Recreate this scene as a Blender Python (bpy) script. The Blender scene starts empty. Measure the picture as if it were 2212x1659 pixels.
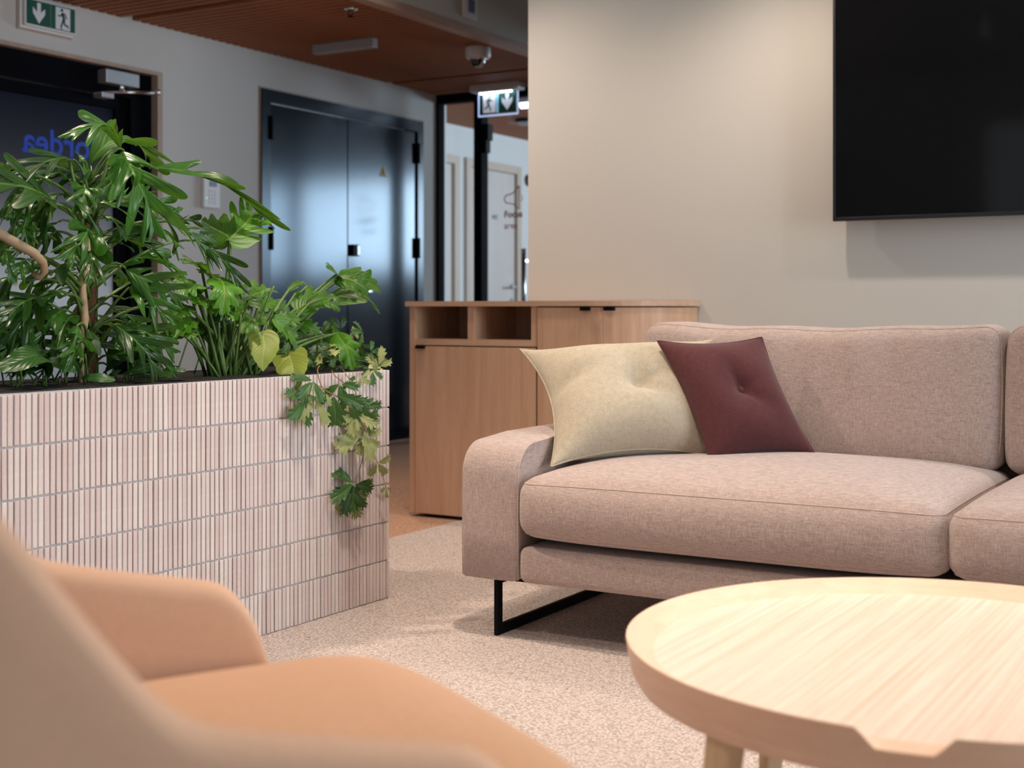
import bpy, bmesh, math, random
from mathutils import Vector, Matrix
from mathutils.geometry import tessellate_polygon
R = math.radians
PI = math.pi
sc = bpy.context.scene
COL = sc.collection

# ------------------------------------------------------------------ camera, world, light, exposure
CAM_H, FPX, YH, PHI = 0.95, 2900.0, 668.0, R(30.7)
cd = bpy.data.cameras.new('camera'); cam = bpy.data.objects.new('camera', cd); COL.objects.link(cam)
cam.location = (0, 0, CAM_H); cam.rotation_euler = (R(90), 0, PHI)
cd.sensor_width = 36.0; cd.sensor_fit = 'HORIZONTAL'
cd.lens = 36.0*FPX/2212.0
cd.shift_y = -(829.5-YH)/2212.0
cd.clip_start = 0.05
cd.dof.use_dof = True; cd.dof.focus_distance = 3.75; cd.dof.aperture_fstop = 3.4
sc.camera = cam

w = bpy.data.worlds.new('world'); sc.world = w; w.use_nodes = True
bg = w.node_tree.nodes['Background']; bg.inputs[0].default_value = (0.72, 0.86, 1.0, 1); bg.inputs[1].default_value = 1.0

def area_light(name, loc, rot, sx, sy, power, col):
    l = bpy.data.lights.new(name, 'AREA'); l.shape = 'RECTANGLE'; l.size = sx; l.size_y = sy
    l.energy = power; l.color = col
    o = bpy.data.objects.new(name, l); o.location = loc; o.rotation_euler = rot; COL.objects.link(o); return o
def spot_light(name, loc, target, power, col, angle, blend=1.0, rad=0.035):
    l = bpy.data.lights.new(name, 'SPOT'); l.energy = power; l.color = col; l.spot_size = R(angle); l.spot_blend = blend
    l.shadow_soft_size = rad
    o = bpy.data.objects.new(name, l); o.location = loc
    d = Vector(target)-Vector(loc); o.rotation_euler = d.to_track_quat('-Z', 'Y').to_euler(); COL.objects.link(o); return o
COOL = (0.80, 0.91, 1.0); WARM = (1.0, 0.83, 0.68)
area_light('daylight_lounge', (4.10, 3.55, 1.65), (0, R(90), 0), 2.3, 2.6, 190, COOL)
area_light('fill_behind', (0.3, -2.85, 1.65), (R(-90), 0, PI), 6.0, 2.2, 18, COOL)  # cool fill added behind the camera; the near wall has no window
area_light('daylight_far_room', (-0.6, 13.4, 1.98), (R(-90), 0, 0), 5.6, 1.1, 520, (0.70, 0.86, 1.0))
# warm ceiling spots of the lounge (their housings are built further down)
SPOTS = [((-3.32, 4.74, 2.80), (-2.95, 5.00, 0.2), 52, 150), ((-1.86, 4.80, 2.80), (-1.70, 4.90, 0.2), 52, 150),
         ((-0.30, 4.80, 2.80), (-0.2, 4.9, 0.2), 52, 150), ((-3.20, 2.55, 2.95), (-2.55, 3.15, 0.2), 140, 95),
         ((-1.70, 2.90, 2.95), (-1.85, 3.05, 0.0), 165, 110), ((-0.1, 2.2, 2.95), (-0.35, 2.0, 0.4), 118, 90),
         ((-1.9, 1.3, 2.95), (-1.6, 1.9, 0.0), 100, 100), ((-3.85, 5.30, 2.95), (-3.85, 5.6, 0.0), 85, 90)]  # last spot is unseen, added to brighten the corridor floor
for p, t, e, a in SPOTS:
    spot_light('warm_spot', (p[0], p[1], p[2]-0.19), t, e, WARM, a)
area_light('lobby_fill', (-6.35, 4.6, 1.5), (0, R(-90), 0), 1.6, 1.6, 8, (1.0, 0.97, 0.95))  # unseen lamp added behind the left door to brighten its glass
sc.view_settings.view_transform = 'Standard'; sc.view_settings.look = 'None'
sc.view_settings.gamma = 1.0; sc.view_settings.use_curve_mapping = False
sc.view_settings.exposure = 0.0
sc.cycles.use_denoising = True
sc.cycles.max_bounces = 8; sc.cycles.transparent_max_bounces = 12
sc.cycles.sample_clamp_indirect = 6.0

# ------------------------------------------------------------------ geometry of the view (for reading positions off the photograph)
_v = (-math.sin(PHI), math.cos(PHI)); _r = (math.cos(PHI), math.sin(PHI))
def _ray(px, py):
    s = (px-1106)/FPX
    return Vector((_v[0]+_r[0]*s, _v[1]+_r[1]*s, (YH-py)/FPX))
def at_x(px, py, X):
    d = _ray(px, py); return Vector((0, 0, CAM_H))+d*(X/d.x)
def at_y(px, py, Y):
    d = _ray(px, py); return Vector((0, 0, CAM_H))+d*(Y/d.y)

# ------------------------------------------------------------------ helpers
def link(o, parent=None):
    COL.objects.link(o)
    if parent is not None:
        o.parent = parent
        o.matrix_parent_inverse = PINV[parent.name]
    return o
PINV = {}
def reg(o, M):
    PINV[o.name] = M.inverted()
def thing(name, label, cat, loc=(0, 0, 0), rotz=0.0, group=None):
    o = bpy.data.objects.new(name, None); o.empty_display_size = 0.1
    o.location = loc; o.rotation_euler = (0, 0, rotz); COL.objects.link(o)
    o['label'] = label; o['category'] = cat
    if group: o['group'] = group
    reg(o, Matrix.Translation(loc) @ Matrix.Rotation(rotz, 4, 'Z'))
    return o
def tag(o, label, cat, group=None):
    o['label'] = label; o['category'] = cat
    if group: o['group'] = group
    return o
def from_bm(name, bm, m, parent=None, smooth=False, M=None, structure=False):
    me = bpy.data.meshes.new(name)
    bmesh.ops.recalc_face_normals(bm, faces=bm.faces)
    bm.to_mesh(me); bm.free()
    return from_me(name, me, m, parent, smooth, M, structure)
def from_me(name, me, m, parent=None, smooth=False, M=None, structure=False):
    if m is not None and len(me.materials) == 0:
        for k in (m if isinstance(m, (list, tuple)) else [m]): me.materials.append(k)
    if smooth:
        me.polygons.foreach_set('use_smooth', [True]*len(me.polygons))
    o = bpy.data.objects.new(name, me)
    if M is not None: o.matrix_basis = M
    link(o, parent)
    reg(o, Matrix.Identity(4) if M is None else M)
    if structure: o['kind'] = 'structure'
    return o
def pydata(name, verts, faces, m, parent=None, smooth=False, M=None, structure=False, uvs=None):
    me = bpy.data.meshes.new(name); me.from_pydata([tuple(v) for v in verts], [], faces); me.update()
    if uvs is not None:
        uv = me.uv_layers.new(name='UVMap')
        for lp in me.loops: uv.data[lp.index].uv = uvs[lp.vertex_index]
    return from_me(name, me, m, parent, smooth, M, structure)
def bm_box(bm, lo, hi, bev=0.0, seg=2):
    n0 = set(bm.verts)
    r = bmesh.ops.create_cube(bm, size=1.0)
    vs = r['verts']
    for v in vs:
        v.co = Vector([lo[i]+(v.co[i]+0.5)*(hi[i]-lo[i]) for i in range(3)])
    if bev > 0:
        es = list({e for v in vs for e in v.link_edges})
        bmesh.ops.bevel(bm, geom=es, offset=bev, segments=seg, affect='EDGES', profile=0.5)
def box(name, lo, hi, m, parent=None, bev=0.0, seg=2, M=None, structure=False, smooth=False):
    bm = bmesh.new(); bm_box(bm, lo, hi, bev, seg)
    return from_bm(name, bm, m, parent, smooth, M, structure)
def boxes(name, lst, m, parent=None, bev=0.0, M=None, structure=False):
    bm = bmesh.new()
    for lo, hi in lst: bm_box(bm, lo, hi, bev)
    return from_bm(name, bm, m, parent, False, M, structure)
def tube_data(pts, rad, n=6):
    pts = [Vector(p) for p in pts]; V = []; F = []
    k = len(pts); rads = rad if isinstance(rad, (list, tuple)) else [rad]*k
    up = None
    for i, p in enumerate(pts):
        t = (pts[min(i+1, k-1)]-pts[max(i-1, 0)]).normalized()
        if up is None:
            up = Vector((0, 0, 1)) if abs(t.z) < 0.9 else Vector((1, 0, 0))
        a = t.cross(up).normalized(); b = a.cross(t).normalized(); up = b
        for j in range(n):
            c, s = math.cos(2*PI*j/n), math.sin(2*PI*j/n)
            V.append(p+(a*c+b*s)*rads[i])
    for i in range(k-1):
        for j in range(n):
            F.append((i*n+j, i*n+(j+1) % n, (i+1)*n+(j+1) % n, (i+1)*n+j))
    F.append(tuple(range(n))[::-1]); F.append(tuple((k-1)*n+j for j in range(n)))
    return V, F
def tube(name, pts, rad, m, parent=None, n=6, M=None):
    V, F = tube_data(pts, rad, n); return pydata(name, V, F, m, parent, True, M)
def bez(p0, p1, p2, n=8):
    p0, p1, p2 = Vector(p0), Vector(p1), Vector(p2)
    return [p0*(1-t)**2+p1*2*t*(1-t)+p2*t*t for t in [i/n for i in range(n+1)]]
def lathe(name, prof, m, parent=None, n=32, M=None, smooth=True):
    V = []; F = []
    k = len(prof)
    for i in range(n):
        c, s = math.cos(2*PI*i/n), math.sin(2*PI*i/n)
        for r, z in prof: V.append((r*c, r*s, z))
    for i in range(n):
        for j in range(k-1):
            a = i*k+j; b = ((i+1) % n)*k+j
            F.append((a, b, b+1, a+1))
    if prof[0][0] > 1e-6: F.append(tuple(i*k for i in range(n))[::-1])
    if prof[-1][0] > 1e-6: F.append(tuple(i*k+k-1 for i in range(n)))
    bm = bmesh.new(); vs = [bm.verts.new(v) for v in V]
    for f in F:
        try: bm.faces.new([vs[i] for i in f])
        except ValueError: pass
    bmesh.ops.remove_doubles(bm, verts=bm.verts, dist=1e-5)
    o = from_bm(name, bm, m, parent, smooth, M)
    return o
def prism(name, pts, z0, z1, m, parent=None, M=None):
    """polygon in the local XY plane, extruded along local Z"""
    n = len(pts)
    V = [(x, y, z0) for x, y in pts]+[(x, y, z1) for x, y in pts]
    tri = tessellate_polygon([[Vector((x, y, 0)) for x, y in pts]])
    F = [tuple(t)[::-1] for t in tri]+[tuple(n+k for k in t) for t in tri]+[(i, (i+1) % n, n+(i+1) % n, n+i) for i in range(n)]
    bm = bmesh.new(); vs = [bm.verts.new(v) for v in V]
    for f in F: bm.faces.new([vs[i] for i in f])
    return from_bm(name, bm, m, parent, False, M)
def text(name, body, size, m, M, parent=None, ext=0.0015, align='LEFT', bold=0.0):
    cu = bpy.data.curves.new(name, 'FONT'); cu.body = body; cu.size = size; cu.extrude = ext; cu.align_x = align; cu.offset = bold
    cu.materials.append(m)
    o = bpy.data.objects.new(name, cu); o.matrix_basis = M; link(o, parent); return o
def frame(origin, ex, ey):
    """matrix whose local x, y axes run along ex, ey"""
    ex = Vector(ex).normalized(); ey = Vector(ey).normalized(); ez = ex.cross(ey).normalized()
    M = Matrix((ex, ey, ez)).transposed().to_4x4(); M.translation = Vector(origin); return M

# ------------------------------------------------------------------ materials
def new_mat(name):
    m = bpy.data.materials.new(name); m.use_nodes = True
    nt = m.node_tree; b = nt.nodes['Principled BSDF']; return m, nt, b
def N(nt, t, **kw):
    n = nt.nodes.new(t)
    for k, v in kw.items():
        if k in n.inputs.keys(): n.inputs[k].default_value = v
        else: setattr(n, k, v)
    return n
def plain(name, c, rough=0.5, metal=0.0, spec=0.5, coat=0.0):
    m, nt, b = new_mat(name)
    b.inputs['Base Color'].default_value = (*c, 1); b.inputs['Roughness'].default_value = rough
    b.inputs['Metallic'].default_value = metal; b.inputs['Specular IOR Level'].default_value = spec
    b.inputs['Coat Weight'].default_value = coat
    return m
def coords(nt, scale=(1, 1, 1), rot=(0, 0, 0), kind='Object'):
    tc = N(nt, 'ShaderNodeTexCoord'); mp = N(nt, 'ShaderNodeMapping')
    mp.inputs['Scale'].default_value = scale; mp.inputs['Rotation'].default_value = rot
    nt.links.new(tc.outputs[kind], mp.inputs['Vector']); return mp.outputs['Vector']
def noise(nt, vec, scale, detail=3, rough=0.5, dist=0.0):
    n = N(nt, 'ShaderNodeTexNoise', Scale=scale, Detail=detail, Roughness=rough, Distortion=dist)
    nt.links.new(vec, n.inputs['Vector']); return n.outputs['Fac']
def ramp(nt, fac, stops):
    r = N(nt, 'ShaderNodeValToRGB'); e = r.color_ramp.elements
    while len(e) < len(stops): e.new(0.5)
    for k, (p, c) in enumerate(stops): e[k].position = p; e[k].color = (*c, 1)
    nt.links.new(fac, r.inputs['Fac']); return r.outputs['Color']
def math_n(nt, op, a, b=None):
    n = N(nt, 'ShaderNodeMath', operation=op)
    for i, x in enumerate((a, b)):
        if x is None: continue
        if isinstance(x, (int, float)): n.inputs[i].default_value = x
        else: nt.links.new(x, n.inputs[i])
    return n.outputs[0]
def bump(nt, b, h, strength, dist=0.01):
    n = N(nt, 'ShaderNodeBump', Strength=strength, Distance=dist)
    nt.links.new(h, n.inputs['Height']); nt.links.new(n.outputs['Normal'], b.inputs['Normal'])
def mixc(nt, fac, a, b):
    n = N(nt, 'ShaderNodeMix', data_type='RGBA')
    for sock, x in ((n.inputs[0], fac), (n.inputs[6], a), (n.inputs[7], b)):
        if isinstance(x, (int, float)): sock.default_value = x
        elif isinstance(x, tuple): sock.default_value = (*x, 1)
        else: nt.links.new(x, sock)
    return n.outputs[2]

def fabric(name, c, dark=0.72, light=1.12, sc_=1.0, bs=0.35, sheen=0.15, wool=False):
    m, nt, b = new_mat(name)
    tc = coords(nt)
    v1 = coords(nt, (44*sc_, 44*sc_, 560*sc_)); v2 = coords(nt, (560*sc_, 560*sc_, 44*sc_)); v3 = coords(nt, (480*sc_, 40*sc_, 90*sc_))
    a = noise(nt, v1, 1.0, 3, 0.65); d = noise(nt, v2, 1.0, 3, 0.65); e = noise(nt, v3, 1.0, 2, 0.6)
    g = noise(nt, tc, 420*sc_, 2, 0.6)
    if wool: s = math_n(nt, 'ADD', math_n(nt, 'MULTIPLY', g, 0.7), math_n(nt, 'MULTIPLY', noise(nt, tc, 60, 3, 0.6), 0.3))
    else: s = math_n(nt, 'ADD', math_n(nt, 'ADD', math_n(nt, 'MULTIPLY', a, 0.33), math_n(nt, 'MULTIPLY', d, 0.33)),
               math_n(nt, 'ADD', math_n(nt, 'MULTIPLY', g, 0.22), math_n(nt, 'MULTIPLY', e, 0.12)))
    col = ramp(nt, s, [(0.36, tuple(x*dark for x in c)), (0.64, tuple(min(1, x*light) for x in c))])
    nt.links.new(col, b.inputs['Base Color'])
    b.inputs['Roughness'].default_value = 0.95; b.inputs['Specular IOR Level'].default_value = 0.1
    b.inputs['Sheen Weight'].default_value = sheen; b.inputs['Sheen Roughness'].default_value = 0.5
    bump(nt, b, s, bs, 0.004)
    return m
def wood(name, c1, c2, grain=(9, 9, 0.7), rough=0.5, rot=(0, 0, 0), contrast=(0.35, 0.68), coat=0.0, fine=0.25):
    m, nt, b = new_mat(name)
    v = coords(nt, grain, rot); n1 = noise(nt, v, 1.6, 5, 0.62, 0.6)
    v2 = coords(nt, tuple(x*9 for x in grain), rot); n2 = noise(nt, v2, 1.8, 3, 0.7, 0.2)
    s = math_n(nt, 'ADD', math_n(nt, 'MULTIPLY', n1, 1-fine), math_n(nt, 'MULTIPLY', n2, fine))
    col = ramp(nt, s, [(contrast[0], c1), (contrast[1], c2)])
    nt.links.new(col, b.inputs['Base Color']); b.inputs['Roughness'].default_value = rough
    b.inputs['Specular IOR Level'].default_value = 0.35; b.inputs['Coat Weight'].default_value = coat
    bump(nt, b, n2, 0.05, 0.002)
    return m
def paint(name, c, rough=0.75):
    m, nt, b = new_mat(name)
    v = coords(nt); n = noise(nt, v, 260, 3, 0.6)
    b.inputs['Base Color'].default_value = (*c, 1); b.inputs['Roughness'].default_value = rough
    b.inputs['Specular IOR Level'].default_value = 0.25
    bump(nt, b, n, 0.06, 0.002); return m
def emit(name, c, s):
    m, nt, b = new_mat(name)
    b.inputs['Base Color'].default_value = (*c, 1); b.inputs['Emission Color'].default_value = (*c, 1); b.inputs['Emission Strength'].default_value = s
    return m
def glass(name, tint=(0.95, 0.97, 0.97), refl=0.06, rough=0.0):
    m, nt, b = new_mat(name); nt.nodes.remove(b)
    out = nt.nodes['Material Output']
    tr = N(nt, 'ShaderNodeBsdfTransparent'); tr.inputs[0].default_value = (*tint, 1)
    gl = N(nt, 'ShaderNodeBsdfGlossy', Roughness=rough)
    fr = N(nt, 'ShaderNodeFresnel', IOR=1.45); mx = N(nt, 'ShaderNodeMixShader')
    nt.links.new(fr.outputs[0], mx.inputs[0]); nt.links.new(tr.outputs[0], mx.inputs[1]); nt.links.new(gl.outputs[0], mx.inputs[2])
    nt.links.new(mx.outputs[0], out.inputs[0]); return m

M_wall = paint('wall_paint', (0.62, 0.60, 0.56))
M_wall_l = paint('corridor_wall_paint', (0.57, 0.555, 0.535))
M_white_wall = paint('far_wall_paint', (0.74, 0.77, 0.78))
M_ceil = paint('ceiling_paint', (0.62, 0.62, 0.60))
M_slat = wood('slat_wood', (0.25, 0.080, 0.028), (0.40, 0.145, 0.056), (1.2, 40, 40), 0.65)
M_black_felt = plain('black_felt', (0.006, 0.005, 0.005), 0.95, 0, 0.05)
M_fascia = wood('fascia_wood', (0.40, 0.24, 0.17), (0.52, 0.33, 0.24), (30, 1.2, 30), 0.5)
M_oak = wood('oak_veneer', (0.51, 0.30, 0.19), (0.64, 0.41, 0.275), (13, 13, 0.9), 0.48)
M_oak_h = wood('oak_edge', (0.51, 0.31, 0.20), (0.63, 0.41, 0.28), (1.0, 14, 14), 0.48)
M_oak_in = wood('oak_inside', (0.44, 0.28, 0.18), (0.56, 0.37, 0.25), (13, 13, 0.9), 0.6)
M_ash = wood('table_veneer', (0.79, 0.58, 0.455), (0.91, 0.745, 0.63), (85, 1.0, 85), 0.36, (0, 0, R(-13)), (0.40, 0.60))
M_ash_rim = wood('table_rim_wood', (0.80, 0.53, 0.38), (0.88, 0.63, 0.47), (6, 6, 30), 0.42)
M_ash_leg = wood('table_leg_wood', (0.58, 0.40, 0.24), (0.70, 0.52, 0.34), (20, 20, 1.2), 0.45)
M_sofa = fabric('sofa_fabric', (0.44, 0.340, 0.308), 0.52, 1.40, 1.0, 0.35, 0.30)
M_sofa_pipe = fabric('sofa_piping', (0.48, 0.375, 0.335), 0.75, 1.2)
M_beige = fabric('beige_wool', (0.46, 0.40, 0.305), 0.80, 1.16, 1.0, 0.25, 0.15, True)
M_burg = fabric('burgundy_wool', (0.092, 0.031, 0.033), 0.80, 1.18, 1.0, 0.2, 0.15, True)
M_chair = fabric('chair_fabric', (0.64, 0.395, 0.268), 0.90, 1.06, 1.6, 0.15)
M_chair_seat = fabric('chair_seat_fabric', (0.60, 0.345, 0.205), 0.92, 1.05, 1.6, 0.12)
M_black = plain('black_metal', (0.005, 0.005, 0.006), 0.55, 0, 0.06)
M_blackmatt = plain('black_lacquer', (0.004, 0.004, 0.006), 0.6, 0, 0.02)
M_plinth = plain('plinth_black', (0.006, 0.006, 0.006), 0.7)
M_door = plain('dark_blue_steel_door', (0.008, 0.011, 0.018), 0.155, 0.0, 0.38)
M_door.node_tree.nodes['Principled BSDF'].inputs['Specular Tint'].default_value = (0.62, 0.80, 1.0, 1)
M_doorfr = plain('dark_door_frame', (0.008, 0.011, 0.017), 0.20, 0.0, 0.26)
M_doorfr.node_tree.nodes['Principled BSDF'].inputs['Specular Tint'].default_value = (0.62, 0.80, 1.0, 1)
M_chrome = plain('chrome', (0.72, 0.72, 0.73), 0.22, 1.0)
M_steel = plain('brushed_steel', (0.52, 0.54, 0.57), 0.42, 0.7)
M_whitepl = plain('white_plastic', (0.72, 0.71, 0.71), 0.45)
M_greypl = plain('grey_plastic', (0.36, 0.36, 0.37), 0.5)
M_tv = plain('tv_glass', (0.003, 0.003, 0.004), 0.07, 0, 0.28)
M_tvb = plain('tv_bezel', (0.010, 0.011, 0.014), 0.35)
M_green = plain('exit_green', (0.0, 0.075, 0.045), 0.5)
M_signw = plain('sign_white', (0.70, 0.72, 0.76), 0.5)
M_signlit = emit('sign_white_lit', (0.85, 0.9, 1.0), 0.25)
M_led = emit('led_white', (0.75, 0.86, 1.0), 14.0)
M_tubeL = emit('tube_lamp_white', (0.80, 0.91, 1.0), 5.0)
M_lamp = emit('lamp_lens_warm', (1.0, 0.72, 0.45), 18.0)
M_acryl = glass('acrylic', (0.86, 0.93, 1.0))
M_glass = glass('clear_glass', (0.93, 0.96, 0.97))
M_text_red = plain('lettering_brick_red', (0.62, 0.19, 0.125), 0.6)
M_text_blue = plain('lettering_blue', (0.01, 0.06, 0.55), 0.5)
M_text_wc = plain('lettering_grey_blue', (0.10, 0.17, 0.28), 0.6)
M_yellow = plain('warning_yellow', (0.62, 0.36, 0.05), 0.6)
M_screen = plain('screen_blue', (0.10, 0.12, 0.28), 0.3)
M_palewood = wood('pale_door_veneer', (0.60, 0.55, 0.53), (0.68, 0.63, 0.60), (14, 14, 0.8), 0.5)
M_palefr = wood('pale_frame_wood', (0.55, 0.46, 0.38), (0.64, 0.55, 0.46), (20, 20, 1.0), 0.5)
M_trimwood = wood('reveal_wood', (0.36, 0.27, 0.21), (0.46, 0.35, 0.28), (20, 20, 1.0), 0.55)
M_grout = paint('tile_grout', (0.47, 0.46, 0.47), 0.9)
M_liner = plain('planter_liner', (0.008, 0.008, 0.008), 0.5)
M_dome = plain('smoked_dome', (0.008, 0.008, 0.010), 0.06, 0, 0.7, 0.5)

def tile_mat():
    m, nt, b = new_mat('pink_brick_slip')
    oi = N(nt, 'ShaderNodeObjectInfo'); ge = N(nt, 'ShaderNodeNewGeometry')
    rnd = math_n(nt, 'FRACT', math_n(nt, 'ADD', oi.outputs['Random'], ge.outputs['Random Per Island']))
    base = ramp(nt, rnd, [(0.0, (0.60, 0.495, 0.475)), (0.35, (0.645, 0.545, 0.525)), (0.7, (0.67, 0.585, 0.565)), (1.0, (0.71, 0.645, 0.60))])
    n = noise(nt, coords(nt, (90, 90, 7)), 1.0, 4, 0.7); n2 = noise(nt, coords(nt), 9, 3, 0.6)
    s = math_n(nt, 'ADD', math_n(nt, 'MULTIPLY', n, 0.6), math_n(nt, 'MULTIPLY', n2, 0.4))
    v = ramp(nt, s, [(0.34, (0.94, 0.91, 0.90)), (0.50, (1, 1, 1)), (0.66, (1.05, 1.05, 1.05))])
    mul = N(nt, 'ShaderNodeMix', data_type='RGBA', blend_type='MULTIPLY'); mul.inputs[0].default_value = 1.0
    nt.links.new(base, mul.inputs[6]); nt.links.new(v, mul.inputs[7])
    nt.links.new(mul.outputs[2], b.inputs['Base Color']); b.inputs['Roughness'].default_value = 0.8
    b.inputs['Specular IOR Level'].default_value = 0.2
    bump(nt, b, s, 0.4, 0.004); return m
M_tile = tile_mat()
def carpet_mat(nm, c0, c1, c2, c3):
    m, nt, b = new_mat(nm)
    v = coords(nt)
    vo = N(nt, 'ShaderNodeTexVoronoi', Scale=120.0); nt.links.new(v, vo.inputs['Vector'])
    n = noise(nt, v, 190, 3, 0.7); n2 = noise(nt, v, 5, 3, 0.6); sp = noise(nt, v, 60, 2, 0.5)
    base = ramp(nt, n, [(0.38, c0), (0.50, c1), (0.62, c2)])
    base = mixc(nt, math_n(nt, 'MULTIPLY', n2, 0.25), base, c3)
    loops = ramp(nt, vo.outputs['Distance'], [(0.25, (1.06, 1.06, 1.06)), (0.75, (0.70, 0.69, 0.68))])
    lm_ = N(nt, 'ShaderNodeMix', data_type='RGBA', blend_type='MULTIPLY'); lm_.inputs[0].default_value = 1.0
    nt.links.new(base, lm_.inputs[6]); nt.links.new(loops, lm_.inputs[7]); base = lm_.outputs[2]
    speck = ramp(nt, sp, [(0.26, (0.35, 0.35, 0.35)), (0.31, (1, 1, 1))])
    mul = N(nt, 'ShaderNodeMix', data_type='RGBA', blend_type='MULTIPLY'); mul.inputs[0].default_value = 0.8
    nt.links.new(base, mul.inputs[6]); nt.links.new(speck, mul.inputs[7])
    nt.links.new(mul.outputs[2], b.inputs['Base Color']); b.inputs['Roughness'].default_value = 0.98
    b.inputs['Specular IOR Level'].default_value = 0.05
    h = math_n(nt, 'ADD', math_n(nt, 'MULTIPLY', vo.outputs['Distance'], -0.8), n)
    bump(nt, b, h, 0.8, 0.006); return m
M_carpet = carpet_mat('loop_carpet', (0.46, 0.385, 0.345), (0.69, 0.580, 0.538), (0.81, 0.71, 0.665), (0.56, 0.475, 0.43))
M_carpet2 = carpet_mat('orange_loop_carpet', (0.44, 0.25, 0.165), (0.62, 0.37, 0.255), (0.70, 0.44, 0.315), (0.54, 0.32, 0.215))  # same loop pattern in a darker, more orange tone
def leaf_mat(name, c1, c2, rib, rough=0.34, trans=0.22):
    m, nt, b = new_mat(name)
    uv = N(nt, 'ShaderNodeUVMap'); sep = N(nt, 'ShaderNodeSeparateXYZ'); nt.links.new(uv.outputs[0], sep.inputs[0])
    oi = N(nt, 'ShaderNodeObjectInfo'); n = noise(nt, coords(nt), 3.0, 3, 0.6)
    f = math_n(nt, 'ADD', math_n(nt, 'MULTIPLY', oi.outputs['Random'], 0.75), math_n(nt, 'MULTIPLY', n, 0.35))
    col = ramp(nt, f, [(0.10, c1), (0.62, c2), (1.0, tuple(x*1.35 for x in c2))])
    t = math_n(nt, 'ABSOLUTE', sep.outputs[1])
    mid = math_n(nt, 'LESS_THAN', t, 0.045)
    sv = math_n(nt, 'SUBTRACT', sep.outputs[0], math_n(nt, 'MULTIPLY', t, 0.16))
    vein = math_n(nt, 'GREATER_THAN', math_n(nt, 'SINE', math_n(nt, 'MULTIPLY', sv, 75.0)), 0.96)
    k = math_n(nt, 'MAXIMUM', math_n(nt, 'MULTIPLY', mid, 0.6), math_n(nt, 'MULTIPLY', vein, 0.22))
    col = mixc(nt, k, col, rib)
    nt.links.new(col, b.inputs['Base Color']); b.inputs['Roughness'].default_value = rough
    b.inputs['Specular IOR Level'].default_value = 0.36
    bump(nt, b, math_n(nt, 'SINE', math_n(nt, 'MULTIPLY', sv, 75.0)), 0.12, 0.004)
    tl = N(nt, 'ShaderNodeBsdfTranslucent'); mx = N(nt, 'ShaderNodeMixShader'); mx.inputs[0].default_value = trans
    nt.links.new(mixc(nt, 0.5, col, (0.20, 0.42, 0.03)), tl.inputs[0])
    out = nt.nodes['Material Output']
    nt.links.new(b.outputs[0], mx.inputs[1]); nt.links.new(tl.outputs[0], mx.inputs[2]); nt.links.new(mx.outputs[0], out.inputs[0])
    return m
M_leafA = leaf_mat('split_leaf_green', (0.007, 0.036, 0.006), (0.027, 0.104, 0.010), (0.13, 0.28, 0.05), 0.29)
M_leafB = leaf_mat('lobed_leaf_green', (0.016, 0.070, 0.005), (0.055, 0.180, 0.010), (0.36, 0.38, 0.10), 0.36, 0.28)
M_leafY = leaf_mat('yellowing_leaf_green', (0.16, 0.24, 0.03), (0.26, 0.32, 0.05), (0.5, 0.5, 0.2), 0.40, 0.25)
M_leafC = leaf_mat('ivy_leaf_green', (0.008, 0.036, 0.010), (0.034, 0.095, 0.020), (0.18, 0.26, 0.09), 0.34, 0.18)
M_leafP = leaf_mat('ivy_leaf_pale', (0.20, 0.24, 0.08), (0.32, 0.34, 0.13), (0.4, 0.42, 0.2), 0.45, 0.2)
M_leafD = leaf_mat('dark_leaf_green', (0.010, 0.040, 0.012), (0.028, 0.085, 0.018), (0.10, 0.2, 0.05), 0.30, 0.15)
M_stem = plain('green_stem', (0.085, 0.165, 0.032), 0.45)
M_stem_b = plain('tan_stem', (0.36, 0.25, 0.15), 0.6)
M_stem_r = plain('reddish_vine_stem', (0.30, 0.15, 0.065), 0.6)
def fibre_mat():
    m, nt, b = new_mat('coir_fibre')
    n = noise(nt, coords(nt, (80, 80, 12)), 1.5, 4, 0.7, 1.0)
    nt.links.new(ramp(nt, n, [(0.3, (0.07, 0.030, 0.013)), (0.7, (0.30, 0.140, 0.065))]), b.inputs['Base Color'])
    b.inputs['Roughness'].default_value = 0.95; bump(nt, b, n, 1.0, 0.02); return m
M_fibre = fibre_mat()
M_soil = fibre_mat(); M_soil.name = 'dark_soil'
for nd in M_soil.node_tree.nodes:
    if nd.type == 'VALTORGB': nd.color_ramp.elements[0].color = (0.006, 0.005, 0.004, 1); nd.color_ramp.elements[1].color = (0.03, 0.02, 0.014, 1)

# ------------------------------------------------------------------ the setting
XL, YB, YP = -5.612, 5.47, 8.36           # left wall, television wall, glazed partition
ZC = 2.552                                 # underside of the slats
box('floor', (-3.285, -3.1, -0.05), (4.3, YB+0.16, 0.0), M_carpet, structure=True)
boxes('floor_corridor', [((-8.2, -3.1, -0.05), (-3.285, 14.0, 0.0)), ((-3.285, YB+0.16, -0.05), (4.3, 14.0, 0.0))], M_carpet2, structure=True)
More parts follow.
